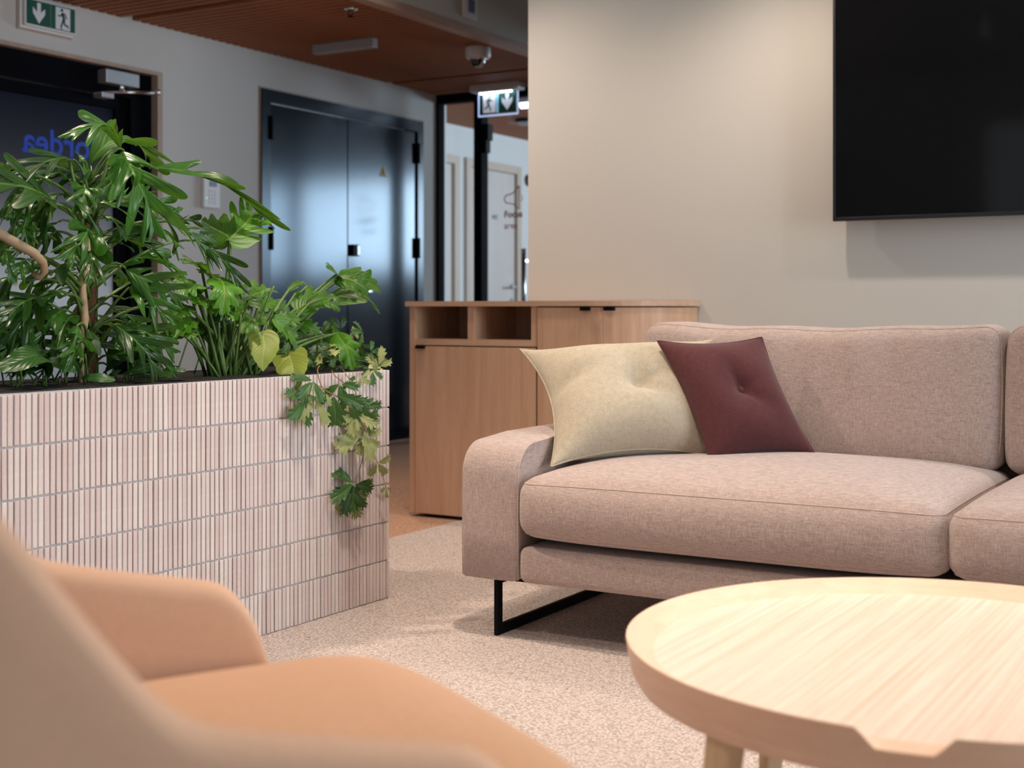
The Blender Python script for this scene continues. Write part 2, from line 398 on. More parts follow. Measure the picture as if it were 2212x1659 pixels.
# left wall with the openings of the two doors
wl = [((XL-0.25, -3.0, 0), (XL, 3.72, 3.3)), ((XL-0.25, 3.72, 2.296), (XL, 5.552, 3.3)), ((XL-0.25, 5.552, 0), (XL, 6.372, 3.3)),
      ((XL-0.25, 6.372, 2.340), (XL, 8.172, 3.3)), ((XL-0.25, 8.172, 0), (XL, YP, 3.3))]
boxes('wall_left', wl, M_wall_l, structure=True)
box('wall_back', (-3.159, YB, 0), (4.2, YB+0.16, 3.45), M_wall, structure=True)
box('wall_near', (-5.862, -3.1, 0), (4.2, -2.95, 3.45), M_wall, structure=True)
boxes('wall_right', [((4.12, -3, 0), (4.25, 13.6, 0.45)), ((4.12, -3, 2.85), (4.25, 13.6, 3.45)), ((4.12, -3, 0.45), (4.25, 2.2, 2.85)),
                     ((4.12, 4.9, 0.45), (4.25, 13.6, 2.85))], M_wall, structure=True)
# window in the right wall: frame and glass
wf = [((4.14, 2.2+k*1.35-0.03, 0.45), (4.2, 2.2+k*1.35+0.03, 2.85)) for k in range(3)]+[((4.14, 2.2, 0.45), (4.2, 4.9, 0.5)), ((4.14, 2.2, 2.8), (4.2, 4.9, 2.85))]
win = boxes('window_1', wf, M_black, structure=True)
# upper ceiling of the lounge and the lowered bulkhead
box('ceiling_upper', (-4.19, -3.0, 3.3), (4.2, YP, 3.4), M_ceil, structure=True)
box('bulkhead', (-4.25, -3.0, ZC+0.045), (-4.19, YP, 3.3), M_wall, structure=True)
box('trim_1', (-4.26, -3.0, ZC-0.004), (-4.186, YP-0.03, ZC+0.045), M_fascia, structure=True)
box('trim_2', (XL, YP-0.075, ZC-0.004), (-4.26, YP-0.03, ZC+0.03), M_fascia, structure=True)
# slatted ceiling
ceil = box('ceiling', (XL, -3.0, ZC+0.062), (-4.25, YP, ZC+0.085), M_black_felt, structure=True)
sm = None
y = 2.2; k = 0
PITCH = 0.0617
while y < YP-0.09:
    if sm is None:
        bm = bmesh.new(); bm_box(bm, (XL+0.002, -0.0205, 0), (-4.262, 0.0205, 0.03), 0.002, 1)
        sm = bpy.data.meshes.new('slat'); bm.to_mesh(sm); bm.free(); sm.materials.append(M_slat)
    if not any(abs(y-g) < 0.025 for g in (5.262, 7.73)):
        from_me('slat', sm, None, ceil, M=Matrix.Translation((0, y, ZC)))
    y += PITCH; k += 1
for g in (5.262, 7.73):
    box('service_channel', (XL+0.3, g-0.018, ZC+0.018), (-4.262, g+0.018, ZC+0.05), M_black, ceil)
# far room behind the glass
box('wall_far_left', (-6.5, YP+0.10, 0), (-6.37, 9.02, 2.8), M_white_wall, structure=True)
boxes('wall_far_side', [((-6.5, 9.02, 2.285), (-6.37, 9.80, 2.8)), ((-6.5, 9.80, 0), (-6.37, 9.915, 2.8)), ((-6.5, 9.915, 2.285), (-6.37, 10.865, 2.8)),
                        ((-6.5, 10.865, 0), (-6.37, 13.7, 2.8))], M_white_wall, structure=True)
box('wall_far_end', (-6.5, 13.55, 0), (4.2, 13.7, 2.8), M_white_wall, structure=True)
box('wall_far_return', (-6.5, YP-0.0, 0), (XL-0.002, YP+0.12, 2.8), M_white_wall, structure=True)
cf = box('ceiling_far', (-6.5, YP+0.05, 2.575), (4.2, 13.7, 2.65), M_black_felt, structure=True)
bm = bmesh.new(); y = YP+0.12
while y < 13.4:
    bm_box(bm, (-6.37, y, 2.548), (-2.5, y+0.043, 2.576)); y += 0.0617
o = from_bm('slat', bm, M_slat, cf); o['kind'] = 'stuff'

# glazed partition with a door
gp = boxes('wall_partition', [((XL, YP-0.02, 2.484), (-3.55, YP+0.06, ZC+0.02)), ((XL, YP-0.02, 0), (-5.588, YP+0.06, 2.484)),
                              ((-5.273, YP-0.03, 0), (-5.205, YP+0.06, 2.484)), ((-4.27, YP-0.03, 0), (-4.20, YP+0.06, 2.484)),
                              ((-3.60, YP-0.02, 0), (-3.55, YP+0.06, 2.484)), ((-5.588, YP-0.02, 0), (-5.273, YP+0.06, 0.06))], M_blackmatt, structure=True)
box('pane', (-5.588, YP+0.01, 0.06), (-5.273, YP+0.02, 2.484), M_glass, gp)
box('pane', (-4.20, YP+0.01, 0.02), (-3.60, YP+0.02, 2.484), M_glass, gp)
box('wall_partition_solid', (-3.55, YP-0.02, 0), (4.2, YP+0.08, 3.4), M_wall, structure=True)
dg = box('door_5', (-5.2065, YP+0.008, 0.01), (-4.268, YP+0.022, 2.4845), M_glass, structure=True)
boxes('hinge', [((-5.207, YP-0.03, 2.185), (-5.150, YP+0.04, 2.305)), ((-5.203, YP-0.026, 2.095), (-5.168, YP+0.036, 2.19))], M_black, dg, 0.003)
boxes('hinge', [((-5.207, YP-0.03, 0.16), (-5.150, YP+0.04, 0.30))], M_black, dg, 0.003)
tube('pull_handle', [(-4.838, YP-0.05, 0.72), (-4.838, YP-0.05, 1.385)], 0.016, M_chrome, dg, 12)
boxes('handle_standoff', [((-4.846, YP-0.05, 0.80), (-4.830, YP+0.01, 0.816)), ((-4.846, YP-0.05, 1.29), (-4.830, YP+0.01, 1.306))], M_chrome, dg)
FM = lambda x, z: frame((x, YP+0.004, z), (1, 0, 0), (0, 0, 1))
text('lettering', 'Focus', 0.0665, M_text_red, FM(-5.033, 1.617), dg, 0.0008, bold=0.0018)
text('lettering', 'area', 0.0665, M_text_red, FM(-5.033, 1.535), dg, 0.0008, bold=0.0004)
hp = [(-4.905, 1.842), (-4.955, 1.792), (-4.985, 1.782), (-5.012, 1.779), (-5.028, 1.762), (-5.028, 1.740), (-5.016, 1.722), (-4.99, 1.718), (-4.955, 1.712), (-4.905, 1.672), (-4.905, 1.842)]
tube('horn_symbol', [(x, YP+0.004, z) for x, z in hp], 0.0042, M_text_red, dg, 6)
tube('horn_symbol', [(-4.897+0.02*math.cos(a), YP+0.004, 1.752+0.022*math.sin(a)) for a in [R(x) for x in range(-75, 76, 15)]], 0.0025, M_text_red, dg, 5)

# doors of the far room
def pale_door(name, y0, y1, handle, word):
    d = boxes(name, [((-6.42, y0, 0), (-6.345, y0+0.075, 2.21)), ((-6.42, y1-0.075, 0), (-6.345, y1, 2.21)), ((-6.42, y0, 2.21), (-6.345, y1, 2.279))], M_palefr, structure=True)
    lf = box('door_leaf', (-6.41, y0+0.085, 0.01), (-6.372, y1-0.082, 2.204), M_palewood, d)
    if handle:
        tube('door_handle', [(-6.372, y1-0.145, 1.157), (-6.315, y1-0.145, 1.157), (-6.31, y1-0.155, 1.157), (-6.31, y1-0.27, 1.157)], 0.009, M_steel, d, 8)
        lathe('handle_rose', [(0.0, 0.0), (0.024, 0), (0.024, 0.008), (0, 0.008)], M_steel, d, 16, frame((-6.372, y1-0.145, 1.157), (0, 1, 0), (0, 0, 1)))
        lathe('lock_rose', [(0.0, 0.0), (0.022, 0), (0.022, 0.008), (0, 0.008)], M_greypl, d, 16, frame((-6.372, y1-0.145, 1.03), (0, 1, 0), (0, 0, 1)))
        text('lettering', word, 0.10, M_text_wc, frame((-6.3705, 10.37, 1.765), (0, 1, 0), (0, 0, 1)), d, 0.0008)
    return d
pale_door('door_3', 9.02, 9.80, False, '')
pale_door('door_4', 9.915, 10.865, True, 'wc')

# black double door of the left wall
d1 = boxes('door_1', [((XL-0.11, 6.387, 0), (XL+0.012, 6.469, 2.328)), ((XL-0.11, 8.088, 0), (XL+0.012, 8.157, 2.328)), ((XL-0.11, 6.469, 2.248), (XL+0.012, 8.088, 2.328))], M_doorfr, structure=True)
box('reveal_trim', (XL-0.10, 6.372, 0), (XL+0.004, 6.387, 2.340), M_trimwood, d1)
box('reveal_trim', (XL-0.10, 6.387, 2.328), (XL+0.004, 8.172, 2.340), M_trimwood, d1)
box('reveal_trim', (XL-0.10, 8.157, 0), (XL+0.004, 8.172, 2.328), M_trimwood, d1)
lfA = box('door_leaf', (XL-0.05, 6.475, 0.012), (XL-0.004, 7.268, 2.242), M_door, d1, 0.002)
lfB = box('door_leaf', (XL-0.05, 7.276, 0.012), (XL-0.004, 8.082, 2.242), M_door, d1, 0.002)
for yy in (6.469, 8.085):
    for z0 in (0.22, 1.322, 2.014):
        lathe('hinge', [(0, 0), (0.017, 0), (0.018, 0.01), (0.018, 0.14), (0.017, 0.148), (0, 0.148)], M_black, d1, 12, Matrix.Translation((XL+0.012, yy, z0)))
box('lock_case', (XL-0.004, 7.302, 1.312), (XL+0.022, 7.372, 1.392), M_black, lfB, 0.004)
box('lock_face', (XL+0.0, 7.345, 1.318), (XL+0.024, 7.376, 1.388), M_steel, lfB, 0.004)
HM = lambda y, z: frame((XL-0.004, y, z), (0, 1, 0), (0, 0, 1))
lathe('door_knob', [(0, 0), (0.034, 0), (0.034, 0.012), (0.026, 0.018), (0.022, 0.04), (0.014, 0.05), (0, 0.05)], M_chrome, lfB, 20, HM(7.338, 1.195))
lathe('handle_rose', [(0, 0), (0.03, 0), (0.03, 0.012), (0.012, 0.02), (0.012, 0.05), (0, 0.05)], M_chrome, lfB, 20, HM(7.338, 1.075))
tube('door_handle', [(XL+0.045, 7.338, 1.075), (XL+0.05, 7.36, 1.075), (XL+0.05, 7.47, 1.072), (XL+0.045, 7.485, 1.072)], 0.011, M_chrome, lfB, 10)
TM = frame((XL-0.0032, 7.675, 1.885), (0, 1, 0), (0, 0, 1))
prism('warning_triangle', [(-0.042, 0), (0.042, 0), (0, 0.078)], 0, 0.0015, M_yellow, lfB, TM)
prism('bolt_mark', [(-0.003, 0.05), (0.007, 0.05), (0.001, 0.033), (0.009, 0.033), (-0.006, 0.008), (-0.002, 0.026), (-0.010, 0.026)], 0.0015, 0.0022, M_black, lfB, TM)

# glazed black door further along the left wall
d2 = boxes('door_2', [((XL-0.16, 5.36, 0), (XL-0.045, 5.515, 2.274)), ((XL-0.16, 3.735, 2.13), (XL-0.045, 5.36, 2.274)), ((XL-0.16, 3.735, 0), (XL-0.045, 3.86, 2.13))], M_blackmatt, structure=True)
box('reveal_trim', (XL-0.16, 5.515, 0), (XL+0.004, 5.552, 2.274), M_trimwood, d2)
box('reveal_trim', (XL-0.16, 3.72, 2.274), (XL+0.004, 5.552, 2.296), M_trimwood, d2)
boxes('door_stile', [((XL-0.13, 5.275, 0.01), (XL-0.075, 5.352, 2.122)), ((XL-0.13, 3.87, 0.01), (XL-0.075, 3.95, 2.122)), ((XL-0.13, 3.95, 2.06), (XL-0.075, 5.275, 2.122)), ((XL-0.13, 3.95, 0.01), (XL-0.075, 5.275, 0.1))], M_blackmatt, d2)
def graded_glass_mat():
    m, nt, b = new_mat('graded_door_glass')  # pale and translucent at the bottom, dark and glossy towards the top
    tc = N(nt, 'ShaderNodeTexCoord'); sep = N(nt, 'ShaderNodeSeparateXYZ'); nt.links.new(tc.outputs['Object'], sep.inputs[0])
    mr = N(nt, 'ShaderNodeMapRange'); mr.inputs[1].default_value = 1.0; mr.inputs[2].default_value = 2.05
    nt.links.new(sep.outputs[2], mr.inputs[0])
    b.inputs['Base Color'].default_value = (0.012, 0.015, 0.032, 1); b.inputs['Roughness'].default_value = 0.15
    tl = N(nt, 'ShaderNodeBsdfTranslucent'); tl.inputs[0].default_value = (0.82, 0.84, 0.88, 1); mx = N(nt, 'ShaderNodeMixShader')
    nt.links.new(ramp(nt, mr.outputs[0], [(0.0, (0.75, 0.75, 0.75)), (0.35, (0.50, 0.50, 0.50)), (0.62, (0.22, 0.22, 0.22)), (1.0, (0.07, 0.07, 0.07))]), mx.inputs[0])
    nt.links.new(b.outputs[0], mx.inputs[1]); nt.links.new(tl.outputs[0], mx.inputs[2])
    nt.links.new(mx.outputs[0], nt.nodes['Material Output'].inputs[0])
    return m
pn = box('door_glass', (XL-0.108, 3.95, 0.1), (XL-0.098, 5.275, 2.06), graded_glass_mat(), d2)
text('lettering', 'Nordea', 0.190, M_text_blue, frame((XL-0.0955, 5.26, 1.765), (0, -1, 0), (0, 0, 1)), d2, 0.0012, bold=0.003)
cl = box('door_closer', (XL-0.045, 5.118, 2.178), (XL+0.025, 5.356, 2.252), M_steel, d2, 0.004)
lathe('spindle', [(0, 0), (0.014, 0), (0.014, 0.03), (0.010, 0.036), (0, 0.036)], M_chrome, d2, 12, Matrix.Translation((XL+0.0, 5.245, 2.15)))
tube('closer_arm', [(XL+0.0, 5.245, 2.148), (XL+0.12, 5.40, 2.146)], 0.009, M_chrome, d2, 8)
tube('closer_arm', [(XL+0.12, 5.40, 2.150), (XL-0.02, 5.13, 2.130)], 0.008, M_chrome, d2, 8)
lathe('arm_joint', [(0, 0), (0.014, 0), (0.016, 0.02), (0.012, 0.03), (0, 0.03)], M_chrome, d2, 12, Matrix.Translation((XL+0.12, 5.40, 2.137)))
box('arm_bracket', (XL-0.075, 5.115, 2.10), (XL-0.005, 5.20, 2.130), M_steel, d2, 0.004)
tube('pull_handle', [(XL-0.06, 4.30, 1.082), (XL-0.06, 4.60, 1.082)], 0.012, M_palefr, d2, 10)
boxes('handle_standoff', [((XL-0.098, 4.35, 1.076), (XL-0.06, 4.362, 1.088)), ((XL-0.098, 4.545, 1.076), (XL-0.06, 4.557, 1.088))], M_steel, d2)
box('wall_lobby', (XL-0.9, 3.5, 0), (XL-0.8, 5.6, 2.6), M_white_wall, structure=True)

# ------------------------------------------------------------------ sideboard
YC = 5.068
sb = thing('sideboard', 'light oak sideboard with open niches, black tab pulls and rounded end by the wall', 'sideboard', (-2.9, YC+0.2, 0))
XE, RX = -2.30, 0.34                       # rounded end
def end_curve(off=0.0, n=14, x0=None):
    return [(XE-RX+(RX+off)*math.sin(a), YB-0.006-(YB-0.006-YC+off)*math.cos(a)) for a in [PI/2*i/n for i in range(n+1)]]
topo = [(-3.574, YB-0.006), (-3.574, YC-0.012)]+end_curve(0.012)
prism('worktop', topo, 0.9635, 0.986, M_oak_h, sb)
boxes('side_panel', [((-3.556, YC, 0.018), (-3.527, YB-0.01, 0.9635))], M_oak, sb)
boxes('divider', [((-3.241, YC+0.002, 0.815), (-3.209, YB-0.03, 0.9635))], M_oak, sb)
boxes('divider', [((-2.913, YC+0.002, 0.787), (-2.884, YB-0.03, 0.9635))], M_oak, sb)
box('shelf_board', (-3.527, YC+0.001, 0.787), (-2.913, YB-0.03, 0.815), M_oak_h, sb)
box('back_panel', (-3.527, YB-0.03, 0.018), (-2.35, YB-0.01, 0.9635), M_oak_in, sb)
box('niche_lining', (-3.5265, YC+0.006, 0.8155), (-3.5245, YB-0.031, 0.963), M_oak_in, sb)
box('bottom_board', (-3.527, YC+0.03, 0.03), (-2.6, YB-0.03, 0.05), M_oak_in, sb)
box('plinth', (-3.48, YC+0.03, 0.0), (-2.5, YB-0.02, 0.03), M_plinth, sb)
da = box('door', (-3.524, YC-0.002, 0.018), (-2.889, YC+0.018, 0.781), M_oak, sb, 0.001)
box('tab_handle', (-3.514, YC-0.020, 0.770), (-3.467, YC+0.004, 0.7835), M_black, da, 0.001)
db = box('door', (-2.880, YC-0.002, 0.018), (-2.581, YC+0.018, 0.958), M_oak, sb, 0.001)
box('tab_handle', (-2.664, YC-0.020, 0.944), (-2.620, YC+0.004, 0.9595), M_black, db, 0.001)
cur = [(-2.573, YC-0.001)]+end_curve(0.0); inn = [(-2.573, YC+0.018)]+end_curve(-0.019)
dc = prism('door', cur+inn[::-1], 0.018, 0.958, M_oak, sb); dc.data.name = 'curved_door'
box('tab_handle', (-2.552, YC-0.020, 0.944), (-2.506, YC+0.004, 0.9595), M_black, dc, 0.001)
box('shadow_gap', (-2.584, YC+0.012, 0.02), (-2.570, YC+0.03, 0.958), M_plinth, sb)

# ------------------------------------------------------------------ television
tv = thing('television', 'large black flat television mounted on the pale wall above the sofa', 'television', (-0.72, YB-0.05, 1.85))
TX0, TX1, TZ0, TZ1 = -1.668, 0.232, 1.308, 2.385
box('housing', (TX0+0.006, YB-0.095, TZ0+0.004), (TX1-0.006, YB-0.055, TZ1-0.004), M_tvb, tv, 0.004)
bz = 0.011
boxes('bezel', [((TX0, YB-0.103, TZ0), (TX0+bz, YB-0.075, TZ1)), ((TX1-bz, YB-0.103, TZ0), (TX1, YB-0.075, TZ1)), ((TX0+bz, YB-0.103, TZ1-bz), (TX1-bz, YB-0.075, TZ1)),
                ((TX0+bz, YB-0.103, TZ0), (TX1-bz, YB-0.075, TZ0+bz+0.004))], M_tvb, tv, 0.0015)
box('screen', (TX0+bz, YB-0.0985, TZ0+bz+0.004), (TX1-bz, YB-0.094, TZ1-bz), M_tv, tv)
box('wall_mount', (-1.1, YB-0.06, 1.6), (-0.34, YB, 2.1), M_black, tv)

# ------------------------------------------------------------------ small fittings
SB = 'green and white'
def arrow_pts(s):
    return [(-0.011*s, 0.05*s), (0.011*s, 0.05*s), (0.011*s, 0.004*s), (0.036*s, 0.026*s), (0.036*s, -0.002*s), (0, -0.05*s), (-0.036*s, -0.002*s), (-0.036*s, 0.026*s), (-0.011*s, 0.004*s)]
def running_man(parent, M, m, s, flip):
    f = -1 if flip else 1
    L = lambda pts: [(x*s*f, y*s, 0.0008) for x, y in pts]
    lathe('pictogram', [(0, 0), (0.0085*s, 0), (0.0085*s, 0.001), (0, 0.001)], m, parent, 14, M @ Matrix.Translation((-0.004*s*f, 0.043*s, 0)))
    limbs = [([(-0.001, 0.026), (0.009, 0.0), (0.008, -0.008)], 0.0075), ([(0.0, 0.027), (-0.012, 0.012), (-0.028, 0.012)], 0.0034), ([(0.002, 0.027), (0.016, 0.024), (0.026, 0.004)], 0.0034),
             ([(0.006, -0.004), (-0.004, -0.03), (-0.010, -0.044)], 0.0046), ([(0.009, -0.004), (0.014, -0.03), (0.034, -0.034)], 0.0046), ([(-0.010, -0.046), (-0.004, -0.056)], 0.003), ([(0.034, -0.033), (0.037, -0.044)], 0.003)]
    V = []; F = []
    for pts, r in limbs:
        pts = L(pts)
        for (x0, y0, z0), (x1, y1, z1) in zip(pts, pts[1:]):
            d = Vector((x1-x0, y1-y0, 0)).normalized(); n = Vector((-d.y, d.x, 0))*r*s; a = Vector((x0, y0, 0))-d*r*0.5*s; b = Vector((x1, y1, 0))+d*r*0.5*s
            k = len(V); V += [(*(p.xy), z) for z in (0, 0.001) for p in (a+n, b+n, b-n, a-n)]
            F += [(k, k+1, k+2, k+3)[::-1], (k+4, k+5, k+6, k+7)]+[(k+i, k+(i+1) % 4, k+4+(i+1) % 4, k+4+i) for i in range(4)]
    pydata('pictogram', V, F, m, parent, False, M)
# wall exit sign (faces +X: local x runs along +Y)
es = thing('exit_sign', 'wall exit sign with down arrow and running man above the glazed door', 'exit sign', (XL, 4.73, 2.45))
box('housing', (XL, 4.555, 2.375), (XL+0.022, 4.893, 2.535), M_whitepl, es, 0.004)
box('seal', (XL, 4.548, 2.368), (XL+0.006, 4.898, 2.541), M_trimwood, es)
box('light_body', (XL+0.02, 4.566, 2.386), (XL+0.045, 4.890, 2.53), M_whitepl, es, 0.004)
M_front = frame((XL+0.046, 4.73, 2.458), (0, 1, 0), (0, 0, 1))
box('green_panel', (-0.155, -0.062, -0.002), (-0.003, 0.062, 0.0), M_green, es, M=M_front)
box('green_panel', (-0.001, -0.062, -0.002), (0.155, 0.062, 0.0), M_green, es, M=M_front)
prism('arrow', arrow_pts(1.05), 0, 0.001, M_signw, es, M_front @ Matrix.Translation((-0.078, 0.0, 0)))
box('white_panel', (0.028, -0.058, 0), (0.122, 0.056, 0.0006), M_signw, es, M=M_front)
running_man(es, M_front @ Matrix.Translation((0.072, 0.0, 0.0006)), M_green, 1.0, False)
# hanging exit sign: faces -Y
hs = thing('exit_sign', 'lit exit sign hanging from the slats in front of the glass partition', 'exit sign', (-4.95, 8.13, ZC))
YS = 8.16
box('housing', (-5.17, YS-0.06, 2.500), (-4.765, YS+0.06, ZC+0.004), M_whitepl, hs, 0.012)
box('light_strip', (-5.10, YS-0.045, 2.492), (-4.80, YS-0.012, 2.501), M_whitepl, hs)
for i in range(8):
    lathe('led', [(0, 0), (0.011, 0), (0.011, 0.006), (0, 0.009)], M_led, hs, 10, Matrix.Translation((-5.085+i*0.035, YS-0.03, 2.492)) @ Matrix.Rotation(PI, 4, 'X'))
box('acrylic_plate', (-5.125, YS-0.004, 2.325), (-4.795, YS+0.004, 2.50), M_acryl, hs)
edge = [(-5.122, YS, 2.492), (-5.122, YS, 2.332), (-4.798, YS, 2.332), (-4.798, YS, 2.492)]
tube('plate_edge', edge, 0.0055, emit('acrylic_edge', (0.55, 0.68, 1.0), 0.9), hs, 8)
M_h = frame((-4.96, YS-0.0055, 2.422), (1, 0, 0), (0, 0, 1))
box('green_panel', (-0.150, -0.075, -0.001), (-0.012, 0.075, 0), M_green, hs, M=M_h)
box('green_panel', (0.006, -0.075, -0.001), (0.150, 0.075, 0), M_green, hs, M=M_h)
box('plate_joint', (-0.012, -0.075, -0.001), (0.006, 0.078, 0.0), emit('joint_glow', (0.25, 0.55, 0.75), 0.5), hs, M=M_h)
box('white_panel', (-0.122, -0.07, 0), (-0.018, 0.07, 0.0006), M_signlit, hs, M=M_h)
running_man(hs, M_h @ Matrix.Translation((-0.07, 0.0, 0.0006)), M_green, 1.05, True)
prism('arrow', arrow_pts(1.2), 0, 0.001, M_signlit, hs, M_h @ Matrix.Translation((0.078, 0.0, 0)))
# dome camera
cm = thing('security_camera', 'white dome security camera on the slatted ceiling', 'camera', (-4.37, 6.93, ZC))
CM = Matrix.Translation((-4.375, 6.96, ZC)) @ Matrix.Rotation(PI, 4, 'X')
lathe('base', [(0, 0), (0.076, 0), (0.078, 0.006), (0.078, 0.055), (0.070, 0.068), (0.048, 0.072), (0, 0.072)], M_whitepl, cm, 36, CM)
lathe('lens_dome', [(0.047, 0.070), (0.046, 0.085), (0.040, 0.102), (0.028, 0.115), (0.012, 0.121), (0, 0.122)], M_dome, cm, 28, CM)
lathe('dome_rim', [(0.050, 0.070), (0.050, 0.076), (0.046, 0.078)], M_chrome, cm, 28, CM)
tube('dome_band', [(0.0505*math.sin(a)*0.98, 0.02-0.0*a, 0.072+0.0505*math.cos(a)) for a in [R(x) for x in range(-10, 91, 10)]], 0.004, M_whitepl, cm, 6, CM)
# strip luminaire
lm = thing('ceiling_lamp', 'short grey strip lamp under the slatted ceiling', 'lamp', (-4.96, 6.40, ZC))
box('housing', (-5.19, 6.372, 2.495), (-4.742, 6.43, ZC+0.002), M_greypl, lm, 0.005)
for i in range(4):
    lathe('lens', [(0, 0), (0.009, 0), (0.007, 0.004), (0, 0.005)], plain('lens_amber', (0.5, 0.42, 0.16), 0.3), lm, 12, Matrix.Translation((-5.09+i*0.09, 6.385, 2.495)) @ Matrix.Rotation(PI, 4, 'X'))
# sprinkler
sp = thing('sprinkler', 'small chrome sprinkler head poking through the slats', 'sprinkler', (-4.385, 5.72, ZC))
SM = Matrix.Translation((-4.39, 5.71, ZC)) @ Matrix.Rotation(PI, 4, 'X')
lathe('escutcheon', [(0, 0), (0.036, 0), (0.036, 0.006), (0.02, 0.014), (0, 0.014)], M_chrome, sp, 20, SM)
tube('yoke', [(0.012, 0, 0.012), (0.014, 0, 0.03), (0, 0, 0.042), (-0.014, 0, 0.03), (-0.012, 0, 0.012)], 0.003, M_black, sp, 6, SM)
lathe('deflector', [(0, 0.042), (0.018, 0.042), (0.018, 0.045), (0, 0.045)], M_black, sp, 12, SM)
# wall panel on the bulkhead
ts = thing('room_controller', 'small square white controller with a blue screen on the bulkhead', 'controller', (-4.19, 6.56, 2.69))
box('case', (-4.19, 6.495, 2.635), (-4.172, 6.635, 2.775), M_whitepl, ts, 0.004)
box('screen', (-4.174, 6.535, 2.668), (-4.1705, 6.602, 2.745), M_screen, ts)
# alarm keypad
kp = thing('keypad', 'white alarm keypad on the wall between the two black doors', 'keypad', (XL, 5.93, 1.64))
box('case', (XL, 5.858, 1.548), (XL+0.028, 5.996, 1.736), M_whitepl, kp, 0.006)
box('display', (XL+0.026, 5.905, 1.675), (XL+0.0295, 5.968, 1.708), M_screen, kp)
for i in range(4):
    for j in range(3):
        box('key', (XL+0.026, 5.903+j*0.024, 1.572+i*0.023), (XL+0.031, 5.921+j*0.024, 1.588+i*0.023), M_signw, kp)
box('status_light', (XL+0.026, 5.878, 1.602), (XL+0.030, 5.884, 1.608), emit('green_led', (0.1, 0.9, 0.4), 1.5), kp)
# fittings of the far room
tl = thing('tube_lamp', 'bright white tube lamp under the ceiling behind the glass partition', 'lamp', (-4.75, 8.75, 2.55))
box('housing', (-5.15, 8.72, 2.505), (-4.3, 8.80, 2.549), M_whitepl, tl, 0.004)
tube('diffuser', [(-5.12, 8.76, 2.492), (-4.33, 8.76, 2.492)], 0.026, M_tubeL, tl, 12)
dt = thing('smoke_detector', 'dark ceiling detector with a pale rim beyond the glass partition', 'detector', (-5.68, 9.72, 2.55))
DM = Matrix.Translation((-5.66, 9.76, 2.55)) @ Matrix.Rotation(PI, 4, 'X')
lathe('base', [(0, 0), (0.09, 0), (0.09, 0.02), (0.075, 0.028), (0, 0.028)], M_black, dt, 24, DM)
lathe('rim', [(0.07, 0.026), (0.072, 0.045), (0.05, 0.052), (0, 0.052)], M_greypl, dt, 24, DM)
o = lathe('wall_disc', [(0, 0), (0.055, 0), (0.055, 0.018), (0.045, 0.026), (0, 0.026)], plain('dark_brown', (0.09, 0.045, 0.035), 0.6), None, 24, frame((-6.37, 11.02, 2.17), (0, 1, 0), (0, 0, 1)))
tag(o, 'small dark brown disc on the white wall beyond the glass partition', 'disc')
# spot housings
SPOT_PLACE = ['above the oak sideboard', 'beside the near end of the television', 'in front of the middle of the television', 'above the tiled planter', 'above the carpet between sofa and planter', 'above the round coffee table', 'above the tan lounge chair', 'added above the gap between sideboard and bulkhead to brighten the floor']
for i, (p, t, e, a) in enumerate(SPOTS):
    s = thing('ceiling_spotlight', 'white cylinder ceiling spotlight '+SPOT_PLACE[i], 'spotlight', p, 0, 'lounge ceiling spotlights')
    zc = 3.3
    lathe('housing', [(0, 0.0), (0.045, 0.0), (0.046, -0.13), (0.043, -0.17), (0.040, -0.17), (0.036, -0.10), (0, -0.10)], M_whitepl, s, 20, Matrix.Translation(p))
    lathe('lens', [(0, -0.105), (0.035, -0.105)], M_lamp, s, 16, Matrix.Translation(p))
    tube('stem', [(p[0], p[1], p[2]), (p[0], p[1], zc)], 0.007, M_whitepl, s, 8)
